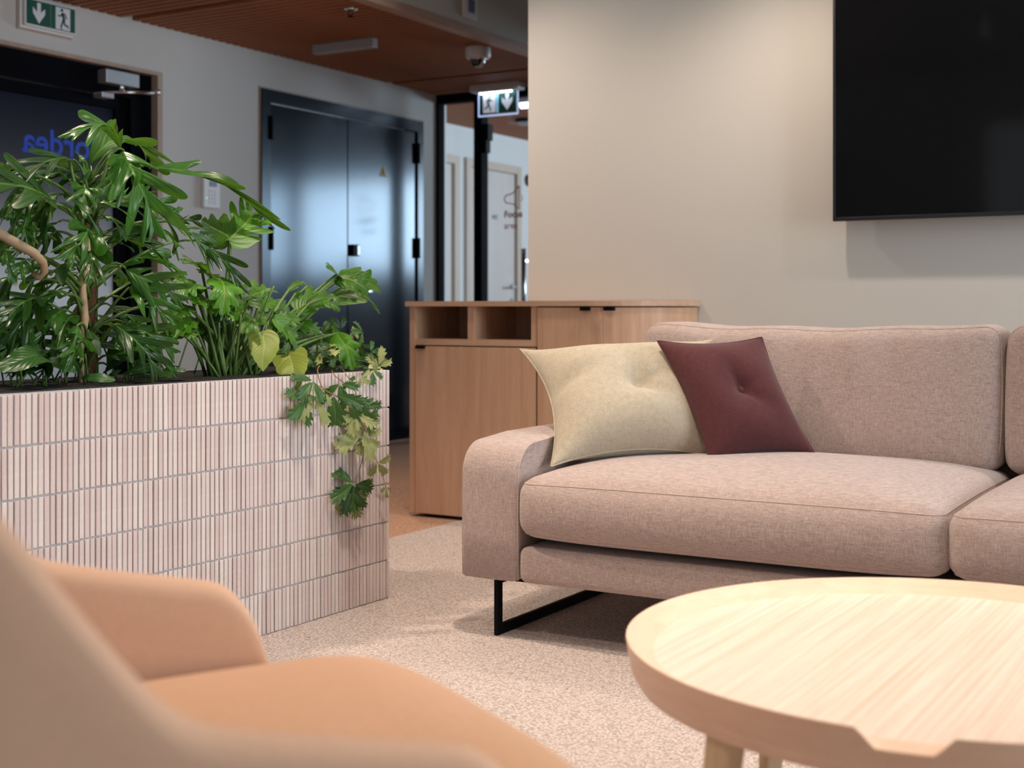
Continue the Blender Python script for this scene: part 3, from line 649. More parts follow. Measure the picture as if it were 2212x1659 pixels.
# ------------------------------------------------------------------ sofa
def grid_block(name, lo, hi, r, m, parent, deform=None, n=(24, 16, 10), warp=0.6):
    """rounded upholstered block: a cube grid bent to rounded edges, then deformed"""
    c = [(lo[i]+hi[i])/2 for i in range(3)]; h = [(hi[i]-lo[i])/2 for i in range(3)]
    rr = min(r, *h)
    def axis(k):
        # sample points along one axis with extra ones in the rounded zones
        e = [-h[k]+rr*(1-math.cos(PI/2*i/5)) for i in range(6)]
        mid = [-h[k]+rr+(2*h[k]-2*rr)*i/n[k] for i in range(1, n[k])] if h[k] > rr+1e-4 else []
        return e+mid+[-x for x in e[::-1]]
    ax = [axis(k) for k in range(3)]
    for k in range(3):
        out = []
        for x in ax[k]:
            if not out or x-out[-1] > 1e-5: out.append(x)
        ax[k] = out
    V = []; idx = {}
    nx, ny, nz = [len(a) for a in ax]
    def vid(i, j, k):
        key = (i, j, k)
        if key not in idx:
            p = [ax[0][i], ax[1][j], ax[2][k]]
            q = [max(-(h[a]-rr), min(h[a]-rr, p[a])) for a in range(3)]
            d = Vector([p[a]-q[a] for a in range(3)])
            # spread the corner samples evenly over the arc
            if d.length > 1e-9:
                on = [abs(abs(p[a])-h[a]) < 1e-7 for a in range(3)]
                d = d.normalized()*rr
            pt = Vector(q)+d
            u = [pt[a]/h[a] for a in range(3)]
            P = Vector([c[a]+pt[a] for a in range(3)])
            if deform: P = deform(P, u)
            idx[key] = len(V); V.append(P)
        return idx[key]
    F = []
    for i in range(nx-1):
        for j in range(ny-1):
            F.append((vid(i, j, 0), vid(i, j+1, 0), vid(i+1, j+1, 0), vid(i+1, j, 0)))
            F.append((vid(i, j, nz-1), vid(i+1, j, nz-1), vid(i+1, j+1, nz-1), vid(i, j+1, nz-1)))
    for i in range(nx-1):
        for k in range(nz-1):
            F.append((vid(i, 0, k), vid(i+1, 0, k), vid(i+1, 0, k+1), vid(i, 0, k+1)))
            F.append((vid(i, ny-1, k), vid(i, ny-1, k+1), vid(i+1, ny-1, k+1), vid(i+1, ny-1, k)))
    for j in range(ny-1):
        for k in range(nz-1):
            F.append((vid(0, j, k), vid(0, j, k+1), vid(0, j+1, k+1), vid(0, j+1, k)))
            F.append((vid(nx-1, j, k), vid(nx-1, j+1, k), vid(nx-1, j+1, k+1), vid(nx-1, j, k+1)))
    return pydata(name, V, F, m, parent, True)
def block_ring(lo, hi, r, dfm, z, out=0.0, n=36, sides=('L', 'F', 'R')):
    """points on the surface of such a block at height z, round its left, front and right side"""
    c = [(lo[i]+hi[i])/2 for i in range(3)]; h = [(hi[i]-lo[i])/2 for i in range(3)]
    rr = min(r, *h); dz = z-c[2]; k = h[2]-rr
    e = rr if abs(dz) <= k else math.sqrt(max(0, rr*rr-(abs(dz)-k)**2))
    ix, iy = h[0]-rr, h[1]-rr; P = []
    if 'L' in sides: P += [(-ix-e, iy-2*iy*i/8) for i in range(0, 9)]
    P += [(-ix-e*math.cos(a), -iy-e*math.sin(a)) for a in [PI/2*i/6 for i in range(1, 7)]]
    P += [(-ix+2*ix*i/n, -iy-e) for i in range(1, n)]
    P += [(ix+e*math.sin(a), -iy-e*math.cos(a)) for a in [PI/2*i/6 for i in range(0, 7)]]
    if 'R' in sides: P += [(ix+e, -iy+2*iy*i/8) for i in range(1, 9)]
    res = []
    for x, y in P:
        l = math.hypot(x, y); q = Vector((c[0]+x*(1+out/l), c[1]+y*(1+out/l), z)); u = [x/h[0], y/h[1], dz/h[2]]
        res.append(dfm(q, u) if dfm else q)
    return res
SX0, SX1 = -2.131, 0.62
so = thing('sofa', 'dusty pink woven sofa on black metal sled legs beneath the television', 'sofa', (-0.75, 3.8, 0))
def arm(x0, x1):
    r = 0.085
    prof = [(3.300, 0.172), (3.298, 0.30), (3.300, 0.565-r-0.012)]
    prof += [(3.300+r*1.0-r*math.cos(a), 0.553-r+r*math.sin(a)+0.010*(a/(PI/2))) for a in [PI/2*i/8 for i in range(1, 9)]]
    prof += [(3.55, 0.577), (3.8, 0.578), (4.1, 0.574), (4.36, 0.560), (4.385, 0.54), (4.39, 0.45), (4.39, 0.172)]
    xs = [(x0, -0.010), (x0+0.004, -0.003), (x0+0.014, 0.0), (x0+0.06, 0.004), ((x0+x1)/2, 0.006), (x1-0.06, 0.004), (x1-0.014, 0.0), (x1-0.004, -0.003), (x1, -0.010)]
    cy, cz = 3.85, 0.37
    V = []; F = []; k = len(prof)
    for x, off in xs:
        for (y, z) in prof:
            d = Vector((y-cy, z-cz)); s = 1+off/max(0.2, d.length)
            zz = cz+(z-cz)*s if z > 0.2 else z-(off if off < 0 else 0)
            V.append((x, cy+(y-cy)*s, zz))
    for i in range(len(xs)-1):
        for j in range(k):
            a = i*k+j; b = i*k+(j+1) % k; F.append((a, a+k, b+k, b))
    F.append(tuple(range(k))); F.append(tuple((len(xs)-1)*k+j for j in range(k))[::-1])
    bm = bmesh.new(); vs = [bm.verts.new(v) for v in V]
    for f in F: bm.faces.new([vs[i] for i in f])
    a = from_bm('arm', bm, M_sofa, so, True)
    a.data.polygons[-1].use_smooth = False; a.data.polygons[-2].use_smooth = False
    for p in a.data.polygons:
        if len(p.vertices) > 4: p.use_smooth = False
    for x in (x0+0.001, x1-0.001):
        pts = [Vector((x, y, z)) for y, z in prof[:-2]]
        dd = []
        for p in pts:
            d = Vector((p.y-cy, p.z-cz)); s = 1-0.009/max(0.2, d.length); dd.append((p.x, cy+d.x*s, cz+d.y*s))
        tube('piping', dd, 0.0032, M_sofa_pipe, a, 6)
arm(SX0, -1.944)
arm(0.433, SX1)
grid_block('base', (-1.940, 3.302, 0.168), (0.430, 4.37, 0.272), 0.022, M_sofa, so, lambda P, u: Vector((P.x, P.y-0.004*(1-u[2]**2), P.z)), (16, 8, 3))
grid_block('back_frame', (-1.940, 4.27, 0.272), (0.430, 4.385, 0.60), 0.03, M_sofa, so, None, (12, 3, 6))
def seat_cushion(x0, x1, seed):
    rnd = random.Random(seed); ph = rnd.random()*6
    lo, hi = (x0, 3.285, 0.292), (x1, 4.20, 0.468)
    def dfm(P, u):
        a = max(0, 1-u[0]**4); b = max(0, 1-abs(u[1])**3.2); cc = max(0, 1-u[2]**2)
        top = max(0, u[2])
        P = P.copy()
        P.z += 0.052*(a**0.8)*(b**0.9)*top + 0.004*math.sin(P.x*9+ph)*math.sin(P.y*7)*a*b*top
        P.z += -0.010*max(0, -u[2])*a*b*0.5
        # sag and rise of the front edge towards the ends of the bottom
        if u[2] < 0: P.z += 0.010*abs(u[0])**5*(-u[2])
        fr = max(0, -u[1])
        P.y -= 0.016*fr*(1-u[0]**10)*cc + 0.008*fr*a*cc
        P.x += 0.005*u[0]*cc
        # the side walls swell until neighbours touch
        P.x += 0.004*u[0]*fr
        return P
    c = grid_block('seat_cushion', lo, hi, 0.048, M_sofa, so, dfm, (34, 24, 6))
    for zz in (0.452, 0.307):
        tube('piping', block_ring(lo, hi, 0.048, dfm, zz, 0.0), 0.0021, M_sofa_pipe, c, 6)
    return c
seat_cushion(-1.936, -0.748, 1)
seat_cushion(-0.742, 0.430, 2)
def back_cushion(x0, x1, seed):
    rnd = random.Random(seed); ph = rnd.random()*6
    lo, hi = (x0, 4.075, 0.455), (x1, 4.26, 0.905)
    def dfm(P, u):
        P = P.copy()
        a = max(0, 1-abs(u[0])**3.5); b = max(0, 1-abs(u[2])**3.2)
        fr = max(0, -u[1]); bk = max(0, u[1])
        P.y += -0.045*fr*(a**0.7)*(b**0.8)+0.02*bk*a*b
        # soft vertical creases from the top seam
        cr = math.sin(P.x*23+ph)+0.6*math.sin(P.x*41+ph*2)
        P.y += 0.0055*cr*fr*max(0, u[2])**1.2*a
        # top line dips in the middle, ears at the ends
        top = max(0, u[2])
        P.z += top*(0.012*abs(u[0])**3-0.012*(1-u[0]**2)+0.003*math.sin(P.x*17+ph))
        k = (abs(u[0])**8)*(abs(u[2])**8)
        P.x -= 0.022*u[0]*k; P.z -= 0.016*k*(1 if u[2] > 0 else -1)
        P.x += 0.010*u[0]*(1-u[2]**2)*(abs(u[0])**3)
        P.y += 0.10*(P.z-0.46)          # leaning back
        return P
    c = grid_block('back_cushion', lo, hi, 0.045, M_sofa, so, dfm, (46, 4, 20))
    # welt along the front edge: up one side, over the top, down the other
    lo2 = (lo[0], lo[2], lo[1]); hi2 = (hi[0], hi[2], hi[1])
    flip = lambda P, u: Vector((P.x, P.z, P.y))
    cz = (lo[2]+hi[2])/2; hz = (hi[2]-lo[2])/2
    swap = lambda P, u: dfm(Vector((P.x, P.z, 2*cz-P.y)), [u[0], u[2], -u[1]])
    tube('piping', block_ring(lo2, hi2, 0.045, swap, 4.092, 0.0), 0.0021, M_sofa_pipe, c, 6)
    return c
back_cushion(-1.935, -0.772, 3)
back_cushion(-0.762, 0.425, 4)
def sled(x):
    t = 0.006
    bm = bmesh.new()
    bm_box(bm, (x-t, 3.337, 0), (x+t, 4.30, 0.030)); bm_box(bm, (x-t, 3.337, 0.030), (x+t, 3.365, 0.150))
    bm_box(bm, (x-t, 4.272, 0.030), (x+t, 4.30, 0.150)); bm_box(bm, (x-t, 3.337, 0.150), (x+t, 4.30, 0.168))
    from_bm('leg', bm, M_black, so)
sled(-2.036); sled(0.52)
boxes('rail', [((-2.042, 3.40, 0.150), (0.526, 3.43, 0.168)), ((-2.042, 4.24, 0.150), (0.526, 4.27, 0.168))], M_black, so)

# ------------------------------------------------------------------ throw cushions
def throw_cushion(name, label, BL, BR, TR, TL, m, thick, parent_m, pinch=0.10, fold=0.0, button=(0.0, 0.0), seed=0, group=None):
    BL, BR, TR, TL = [Vector(p) for p in (BL, BR, TR, TL)]
    cen = (BL+BR+TR+TL)/4
    nrm = ((BR-BL).cross(TL-BL)).normalized()
    if nrm.dot(Vector((0, 0, CAM_H))-cen) < 0: nrm = -nrm
    root = thing(name, label, 'cushion', (cen.x, cen.y, min(BL.z, BR.z)), 0, group)
    n = 44
    def pt(u, v, side):
        # edges drawn in between the pointed corners
        uu = u*(1-pinch*(1-v*v)*abs(u)**2*0.9); vv = v*(1-pinch*(1-u*u)*abs(v)**2*0.9)
        a, b = (uu+1)/2, (vv+1)/2
        # between the four corners
        P = BL*(1-a)*(1-b)+BR*a*(1-b)+TR*a*b+TL*(1-a)*b
        e = max(0.0, (1-u*u))*max(0.0, (1-v*v))
        hgt = thick*(e**0.62)*1.05
        du, dv = u-button[0], v-button[1]; d2 = math.hypot(du, dv)
        dim = 0.58*math.exp(-d2/0.30)+0.12*math.exp(-(d2/0.10)**2)
        ang = math.atan2(dv, du)
        dim += 0.16*math.exp(-(d2/0.50)**2)*(max(0, math.cos(ang-1.75))**14+max(0, math.cos(ang+0.75))**14+0.5*max(0, math.cos(ang-0.3))**20)*(1-math.exp(-(d2/0.08)**2))
        hgt *= (1-min(0.92, dim))
        if fold:
            # a sharp dent coming in from the left side
            hgt *= 1-fold*math.exp(-((v-0.05-0.25*(u+1))/0.12)**2)*math.exp(-((u+1)/0.42)**2)
        hgt += 0.006*math.sin(5*u+seed)*math.sin(4*v+seed*2)*e
        if side < 0: hgt *= 0.75
        return P+nrm*hgt*side
    V = []; F = []; ids = {}
    us = [-math.cos(PI*i/n)*0.5+(-1+2*i/n)*0.5 for i in range(n+1)]
    for s in (1, -1):
        for i in range(n+1):
            for j in range(n+1):
                bord = i in (0, n) or j in (0, n)
                key = (i, j, 0 if bord else s)
                if key not in ids: ids[key] = len(V); V.append(pt(us[i], us[j], s))
    g = lambda i, j, s: ids[(i, j, 0 if (i in (0, n) or j in (0, n)) else s)]
    for s in (1, -1):
        for i in range(n):
            for j in range(n):
                f = (g(i, j, s), g(i+1, j, s), g(i+1, j+1, s), g(i, j+1, s)); F.append(f if s > 0 else f[::-1])
    pydata('cover', V, F, m, root, True)
    ring = [pt(x, -1, 1) for x in us]+[pt(1, x, 1) for x in us[1:]]+[pt(-x, 1, 1) for x in us[1:]]+[pt(-1, -x, 1) for x in us[1:]]
    tube('piping', ring, 0.0028, m, root, 6)
    c = pt(button[0], button[1], 1)
    ex = (BR-BL).normalized(); ey = nrm.cross(ex).normalized()
    lathe('button', [(0, 0.010), (0.008, 0.009), (0.0125, 0.005), (0.0135, 0.0), (0.011, -0.006), (0, -0.008)], m, root, 18, frame(c+nrm*0.006, ex, ey))
    return root
throw_cushion('throw_cushion', 'sand beige wool cushion with one button leaning over the sofa arm', (-1.905, 3.43, 0.490), (-1.545, 3.80, 0.505), (-1.608, 3.965, 0.858), (-2.185, 3.73, 0.822), M_beige, 0.135, None, 0.21, 0.50, (0.10, -0.02), 1)
throw_cushion('throw_cushion', 'burgundy wool cushion with one button in front of the beige one', (-1.525, 3.715, 0.503), (-1.279, 3.94, 0.515), (-1.458, 3.97, 0.863), (-1.715, 3.76, 0.853), M_burg, 0.080, None, 0.10, 0.0, (0.06, 0.06), 2)

# ------------------------------------------------------------------ coffee table
def cam_xy(lat, dep): return (_v[0]*dep+_r[0]*lat, _v[1]*dep+_r[1]*lat)
tx, ty = cam_xy(0.695, 2.145); TR_, TZ = 0.512, 0.42
ct = thing('coffee_table', 'round pale wood tray table with a notched rim in front of the sofa', 'table', (tx, ty, 0))
cam_ang = math.atan2(-ty, -tx)             # direction from the table towards the viewer
NOTCH0 = cam_ang-R(5.7)
def notch(a):
    """0 = full rim, 1 = cut down to the tray"""
    best = 0.0
    for c in (NOTCH0,):
        d = abs((a-c+PI) % (2*PI)-PI)*TR_
        best = max(best, min(1, max(0, (0.061-d)/0.024)))
    return best
na = 360; V = []; F = []
K = 10
for i in range(na):
    a = 2*PI*i/na; c, s = math.cos(a), math.sin(a); q = notch(a)
    zt = TZ-q*0.024
    ri = TR_-0.013-0.004*q
    zw = TZ-0.0235                          # tray level
    ri = TR_-0.0025; rt = TR_-0.046
    prof = [(TR_-0.040, TZ-0.074), (TR_-0.020, TZ-0.070), (TR_-0.009, TZ-0.052), (TR_-0.003, min(TZ-0.022, zt-0.003)), (TR_-0.0006, zt-0.0012), (TR_-0.0016, zt), (ri, zt-0.0003), ((ri+rt)/2, (zt-0.0003+zw)/2-0.002), (rt, zw-0.0004), (rt, TZ-0.05)]
    for r_, z in prof: V.append((r_*c, r_*s, z))
for i in range(na):
    for j in range(K):
        a0 = i*K+j; a1 = i*K+(j+1) % K; b0 = ((i+1) % na)*K+j; b1 = ((i+1) % na)*K+(j+1) % K
        F.append((a0, a1, b1, b0))
bm = bmesh.new(); vs = [bm.verts.new(v) for v in V]
for f in F: bm.faces.new([vs[i] for i in f])
TMx = Matrix.Translation((tx, ty, 0))
rim = from_bm('rim', bm, M_ash_rim, ct, False, TMx)
lathe('tray', [(0, TZ-0.0237), (TR_-0.0455, TZ-0.0237), (TR_-0.0455, TZ-0.052), (0, TZ-0.052)], M_ash, ct, 120, TMx, False)
lathe('underframe', [(0, TZ-0.052), (TR_-0.06, TZ-0.052), (TR_-0.06, TZ-0.070), (0, TZ-0.070)], M_ash_leg, ct, 60, TMx, False)
def table_leg(lat, dep, latb, depb):
    x, yv = cam_xy(lat, dep); xb, yb = cam_xy(latb, depb)
    top = Vector((x, yv, TZ-0.066)); bot = Vector((xb, yb, 0.0))
    V = []; F = []; n = 20
    out = Vector((x-tx, yv-ty, 0)).normalized(); sd = Vector((-out.y, out.x, 0))
    lv = [(0, 0.62), (0.25, 0.75), (0.6, 0.9), (1.0, 1.0)]
    for t, s in lv:
        p = bot.lerp(top, t)
        for j in range(n):
            a = 2*PI*j/n; cx, cy = math.cos(a), math.sin(a)
            ex = lambda w_: math.copysign(abs(w_)**0.55, w_)
            V.append(p+out*ex(cx)*0.016*s+sd*ex(cy)*0.031*s)
    for i in range(len(lv)-1):
        for j in range(n): F.append((i*n+j, i*n+(j+1) % n, (i+1)*n+(j+1) % n, (i+1)*n+j))
    F.append(tuple(range(n))[::-1]); F.append(tuple((len(lv)-1)*n+j for j in range(n)))
    pydata('leg', V, F, M_ash_leg, ct, False)
table_leg(0.300, 1.88, 0.262, 1.90); table_leg(0.478, 2.42, 0.468, 2.46); table_leg(0.80, 1.79, 0.80, 1.74); table_leg(1.04, 2.36, 1.08, 2.39)

# ------------------------------------------------------------------ lounge chair in the foreground
fx = Vector((*cam_xy(0.8826, 0.4702), 0)).normalized()
ox, oy = cam_xy(-0.145, 1.4795)
ch_rot = math.atan2(fx.y, fx.x)
lc = thing('lounge_chair', 'tan fabric shell lounge chair with a thick rounded rim in the foreground', 'chair', (ox, oy, 0), ch_rot)
CHM = Matrix.Translation((ox, oy, 0)) @ Matrix.Rotation(ch_rot, 4, 'Z')
HW, DB = 0.377, 0.70                       # half width, depth of the shell
def shell_curve(s):
    """s in 0..1 from the near arm tip round the back to the far arm tip: (x, y) of the wall's centre line, outward normal, distance from tip"""
    Ls, r = DB-0.26, 0.26
    wide = HW-r
    arc = PI*r; tot = 2*Ls+arc+2*wide*1.0
    d = s*tot; e = min(d, tot-d)
    half = tot/2
    q = d if d <= half else tot-d
    if q < Ls: x, y, nx, ny = -q, -HW, 0, -1
    elif q < Ls+arc/2:
        a = (q-Ls)/r; x = -Ls-r*math.sin(a); y = -HW+r-r*math.cos(a); nx, ny = -math.sin(a), -math.cos(a)
    else: x, y, nx, ny = -Ls-r, -HW+r+(q-Ls-arc/2), -1, 0
    if d > half: y, ny = -y, -ny
    return x, y, nx, ny, q
def shell_h(q):
    k = 0.030                               # soft bend where the arm turns up into the back
    up = 0.5*((q-0.322)+math.sqrt((q-0.322)**2+k*k))
    base = 0.576+0.19*q+1.22*up
    cap = 1.06
    base = cap-0.5*((cap-base)+math.sqrt((cap-base)**2+0.05**2)) if base > cap-0.25 else base-0.5*(math.sqrt((cap-base)**2+0.05**2)-(cap-base))
    tip = 0.10
    if q < tip:
        e = (tip-q)/tip; base -= 0.20*(1-math.sqrt(max(0, 1-e**2.6)))
    return base
ns = 150; V = []; F = []
T = 0.027
sec = []
for i in range(ns+1):
    s = i/ns
    s = s
    x, y, nx, ny, q = shell_curve(s)
    h = shell_h(q); zb = 0.26
    flare = 0.03
    ring = []
    m_ = 10
    for k in range(m_+1):                   # outer wall upwards
        z = zb+(h-T-zb)*k/m_; ring.append((T, z))
    for k in range(1, 8):
        a = PI*k/8; ring.append((T*math.cos(a), h-T+T*math.sin(a)))
    for k in range(m_+1):
        z = h-T-(h-T-zb)*k/m_; ring.append((-T, z))
    for o_, z in ring:
        fl = flare*(z-0.60)*(0.4+0.6*min(1, q/0.3))
        bulge = 0.0
        V.append((x+nx*(o_+fl)-0.04*max(0, 0.5-z)*0, y+ny*(o_+fl), z))
    sec.append(len(ring))
k = sec[0]
for i in range(ns):
    for j in range(k):
        a = i*k+j; b = i*k+(j+1) % k; F.append((a, a+k, b+k, b))
F.append(tuple(range(k))); F.append(tuple(ns*k+j for j in range(k))[::-1])
bm = bmesh.new(); vs = [bm.verts.new(v) for v in V]
for f in F: bm.faces.new([vs[i] for i in f])
sh = from_bm('shell', bm, M_chair, lc, True, CHM)
x, y, nx, ny, q = shell_curve(0.175)
tube('seam', [(x+nx*(T+0.03*(z-0.60)), y+ny*(T+0.03*(z-0.60)), z) for z in [0.28+0.03*i for i in range(10)]], 0.0025, M_chair, lc, 6, CHM)
# seat
V = []; F = []; nr, ntht = 14, 96
def seat_out(a):
    ca, sa = math.cos(a), math.sin(a)
    e = 3.6
    xx = math.copysign(abs(ca)**(2/e), ca); yy = math.copysign(abs(sa)**(2/e), sa)
    hx = 0.145 if xx > 0 else 0.52
    return xx*hx, yy*0.350
rows = []
prof = [(0.0, 0.512), (0.2, 0.511), (0.4, 0.509), (0.6, 0.505), (0.75, 0.500), (0.86, 0.494), (0.93, 0.486), (0.97, 0.474), (0.992, 0.457), (1.0, 0.43), (0.99, 0.37), (0.95, 0.32), (0.6, 0.30)]
for rr_, z in prof:
    for j in range(ntht):
        xx, yy = seat_out(2*PI*j/ntht); V.append((xx*rr_, yy*rr_, z-0.012*max(0, -xx*rr_)))
for i in range(len(prof)-1):
    for j in range(ntht):
        F.append((i*ntht+j, i*ntht+(j+1) % ntht, (i+1)*ntht+(j+1) % ntht, (i+1)*ntht+j))
F.append(tuple((len(prof)-1)*ntht+j for j in range(ntht)))
bm = bmesh.new(); vs = [bm.verts.new(v) for v in V]
for f in F:
    bm.faces.new([vs[i] for i in f])
bmesh.ops.remove_doubles(bm, verts=bm.verts, dist=1e-5)
from_bm('seat', bm, M_chair_seat, lc, True, CHM)
for lx, ly in ((0.10, -0.28), (0.10, 0.28), (-0.45, -0.25), (-0.45, 0.25)):
    tube('leg', [(lx*1.15, ly*1.12, 0), (lx, ly, 0.285)], [0.011, 0.016], M_ash_leg, lc, 12, CHM)
# ------------------------------------------------------------------ tiled planter
PL = Vector((-2.605, 3.597, 0)); PDIR = Vector((-0.024, -1.302, 0)).normalized()
PNRM = Vector((-PDIR.y, PDIR.x, 0))        # towards the room (+X)
if PNRM.x < 0: PNRM = -PNRM
PH, PLEN, PDEP = 0.752, 2.35, 0.44
p_rot = math.atan2(PDIR.y, PDIR.x)
pl = thing('planter', 'long planter box clad in pale pink upright brick slips, holding green plants', 'planter', tuple(PL))
PM = frame(PL, PDIR, (0, 0, 1))            # local x along the front, y up, z outwards (+X)
if (PM.to_3x3() @ Vector((0, 0, 1))).x < 0:
    PM = PM @ Matrix.Scale(-1, 4, (0, 0, 1))
TT = 0.0045
zo = 1 if True else -1
boxes('body', [((0.006, 0, -PDEP), (PLEN, PH-0.002, -TT)),], M_grout, pl, M=PM)
o = pl.children[-1]
# hollow the top: liner wall and soil are set in the body's upper face
boxes('liner', [((0.025, PH-0.0015, -PDEP+0.015), (PLEN-0.02, PH+0.004, -PDEP+0.024)), ((0.025, PH-0.0015, -0.028), (PLEN-0.02, PH+0.002, -0.020)),
                ((0.025, PH-0.0015, -PDEP+0.02), (0.034, PH+0.003, -0.02))], M_liner, pl, M=PM)
PT, ROWH = 0.0175, PH/6.0
ncol = int(PLEN/PT)
bm = bmesh.new(); bm_box(bm, (-0.0069, -ROWH/2+0.0028, -TT), (0.0069, ROWH/2-0.0028, 0.0), 0.0009, 1)
tmesh = bpy.data.meshes.new('tile'); bm.to_mesh(tmesh); bm.free(); tmesh.materials.append(M_tile)
rnd = random.Random(5)
cand = []
for c in range(ncol):
    for r in range(6):
        xx = (c+0.5)*PT; yy = (r+0.5)*ROWH
        if xx > 1.284: yy -= 0.0025
        Pw = PM @ Vector((xx, yy, 0))
        dep = Pw.x*_v[0]+Pw.y*_v[1]; px = 1106+FPX*(Pw.x*_r[0]+Pw.y*_r[1])/dep; py = YH-FPX*(Pw.z-CAM_H)/dep
        seen = px > -8 and not (py > 1240 and px < 560) and not (px < 100 and py > 1130+px)
        cand.append((0 if seen else 1, dep, xx, yy, px))
cand.sort()
rest = bmesh.new()
for i, (ns_, dep, xx, yy, px) in enumerate(cand):
    jit = Matrix.Translation((xx+rnd.uniform(-0.0005, 0.0005), yy+rnd.uniform(-0.0008, 0.0008), rnd.uniform(-0.0012, 0.0010))) @ Matrix.Rotation(rnd.uniform(-0.006, 0.006), 4, 'Z')
    if i < 300:
        o = from_me('tile', tmesh, None, pl, M=PM @ jit)
    else:
        n0 = len(rest.verts); rest.from_mesh(tmesh); rest.verts.ensure_lookup_table()
        for v in rest.verts[n0:]: v.co = jit @ v.co
# end face tiles
for c in range(int(PDEP/PT)):
    for r in range(6):
        n0 = len(rest.verts); rest.from_mesh(tmesh); rest.verts.ensure_lookup_table()
        J = Matrix.Translation((0.0, (r+0.5)*ROWH, -(c+0.5)*PT)) @ Matrix.Rotation(R(-90), 4, 'Y') @ Matrix.Translation((0, 0, 0.0))
        for v in rest.verts[n0:]: v.co = J @ v.co
o = from_bm('tile', rest, M_tile, pl, M=PM); o['kind'] = 'stuff'
bm = bmesh.new()
nx_, ny_ = 60, 12
for i in range(nx_+1):
    for j in range(ny_+1):
        bm.verts.new((0.035+(PLEN-0.06)*i/nx_, PH-0.001+rnd.uniform(0, 0.006), -PDEP+0.025+(PDEP-0.055)*j/ny_))
bm.verts.ensure_lookup_table()
for i in range(nx_):
    for j in range(ny_):
        a = i*(ny_+1)+j; bm.faces.new([bm.verts[k] for k in (a, a+1, a+ny_+2, a+ny_+1)])
o = from_bm('soil', bm, M_soil, pl, True, PM); o['kind'] = 'stuff'

# ------------------------------------------------------------------ leaves
def leaf_data(W, nu, lobes, depth, arch, curl, sweep=(72, 32), env=(0.55, 0.65), slitw=0.10, heart=0.0, wav=0.0, seed=0, fold=0.18, droop=1.0, lobe_r=(0.14, 0.9)):
    rnd = random.Random(seed); ph = (rnd.random(), rnd.random()*0.6+0.2)
    V = []; F = []; U = []
    nsd = 5
    mx = max((i/200)**env[0]*(1-i/200)**env[1] for i in range(1, 200))
    def mid(u):
        return Vector((0.02*math.sin(u*5+seed), u, arch*math.sin(PI*u**droop)))
    for sd in (1, -1):
        base = len(V)
        for i in range(nu+1):
            u = i/nu
            uu = min(0.999, max(0.001, u))
            L = W*(uu**env[0])*((1-uu)**env[1])/mx
            L = max(L, 0.006*(1-u))
            s2 = (u*lobes+ph[0 if sd > 0 else 1]) % 1.0
            if lobes and lobe_r[0] < u < lobe_r[1]:
                g = math.exp(-((s2-0.5)/slitw)**2)
                L *= 1-depth*g
                L *= 1+0.16*math.cos(2*PI*(s2))*1.0
            L *= 1+wav*math.sin(u*37+seed)
            dl = 0.0
            if depth > 0.5 and lobe_r[0]-0.06 < u < lobe_r[1]: dl = -(((s2+0.5) % 1.0)-0.5)/lobes*0.42
            phi = R(sweep[0]+(sweep[1]-sweep[0])*u)
            if heart and u < 0.16: phi += R(75)*(1-u/0.16)*heart
            m = mid(u); m2 = mid(min(1, u+0.01)); f = (m2-mid(max(0, u-0.01))).normalized()
            sdv = Vector((sd, 0, 0)); nrm = sdv.cross(f)*(1 if sd > 0 else -1)
            for j in range(nsd+1):
                t = j/nsd
                P = m+(f*math.cos(phi)+sdv*math.sin(phi))*(t*L)+f*((0.22*t*t*L*(1-u)+dl*t**1.6) if lobes > 1 else 0.0)+nrm*(fold*t*L-curl*t*t*L*(0.7+0.3*math.sin(u*11+seed)))
                V.append(P); U.append((u, sd*t))
        for i in range(nu):
            for j in range(nsd):
                a = base+i*(nsd+1)+j; q = (a, a+1, a+nsd+2, a+nsd+1)
                F.append(q[::-1] if sd > 0 else q)
    return V, F, U
def leaf_me(name, m, **kw):
    V, F, U = leaf_data(**kw)
    me = bpy.data.meshes.new(name); me.from_pydata([tuple(v) for v in V], [], F); me.update()
    uv = me.uv_layers.new(name='UVMap')
    for lp in me.loops: uv.data[lp.index].uv = U[lp.vertex_index]
    me.polygons.foreach_set('use_smooth', [True]*len(me.polygons)); me.materials.append(m); return me
SPL = [leaf_me('split_leaf', M_leafA, W=0.46, nu=72, lobes=3.7, depth=0.88, arch=a, curl=c, seed=s, slitw=0.13, droop=d, sweep=(54, 16))
       for s, a, c, d in ((1, 0.16, 0.35, 0.9), (2, 0.24, 0.55, 0.8), (3, 0.10, 0.25, 1.0), (4, 0.30, 0.45, 0.75))]
SPW = [leaf_me('split_leaf', M_leafA, W=0.25, nu=54, lobes=1.7, depth=0.66, arch=a, curl=c, seed=s, slitw=0.09, droop=0.85, sweep=(52, 20)) for s, a, c in ((5, 0.16, 0.3), (6, 0.24, 0.5))]
LOB = [leaf_me('lobed_leaf', M_leafB, W=0.40, nu=48, lobes=4.0, depth=0.20, arch=a, curl=c, seed=s, slitw=0.18, heart=0.9, droop=1.0, wav=0.03, env=(0.36, 0.85), sweep=(78, 34), fold=0.25) for s, a, c in ((7, 0.10, 0.2), (8, 0.20, 0.45), (9, 0.05, 0.1))]
LOBY = leaf_me('lobed_leaf', M_leafY, W=0.36, nu=40, lobes=0, depth=0, arch=0.08, curl=0.2, seed=10, heart=1.0, wav=0.03, env=(0.26, 1.0), sweep=(80, 36))
BIG = leaf_me('lobed_leaf', M_leafB, W=0.58, nu=72, lobes=4.4, depth=0.50, arch=0.05, curl=0.10, seed=11, slitw=0.13, heart=1.0, env=(0.38, 0.55), sweep=(76, 22), fold=0.22)
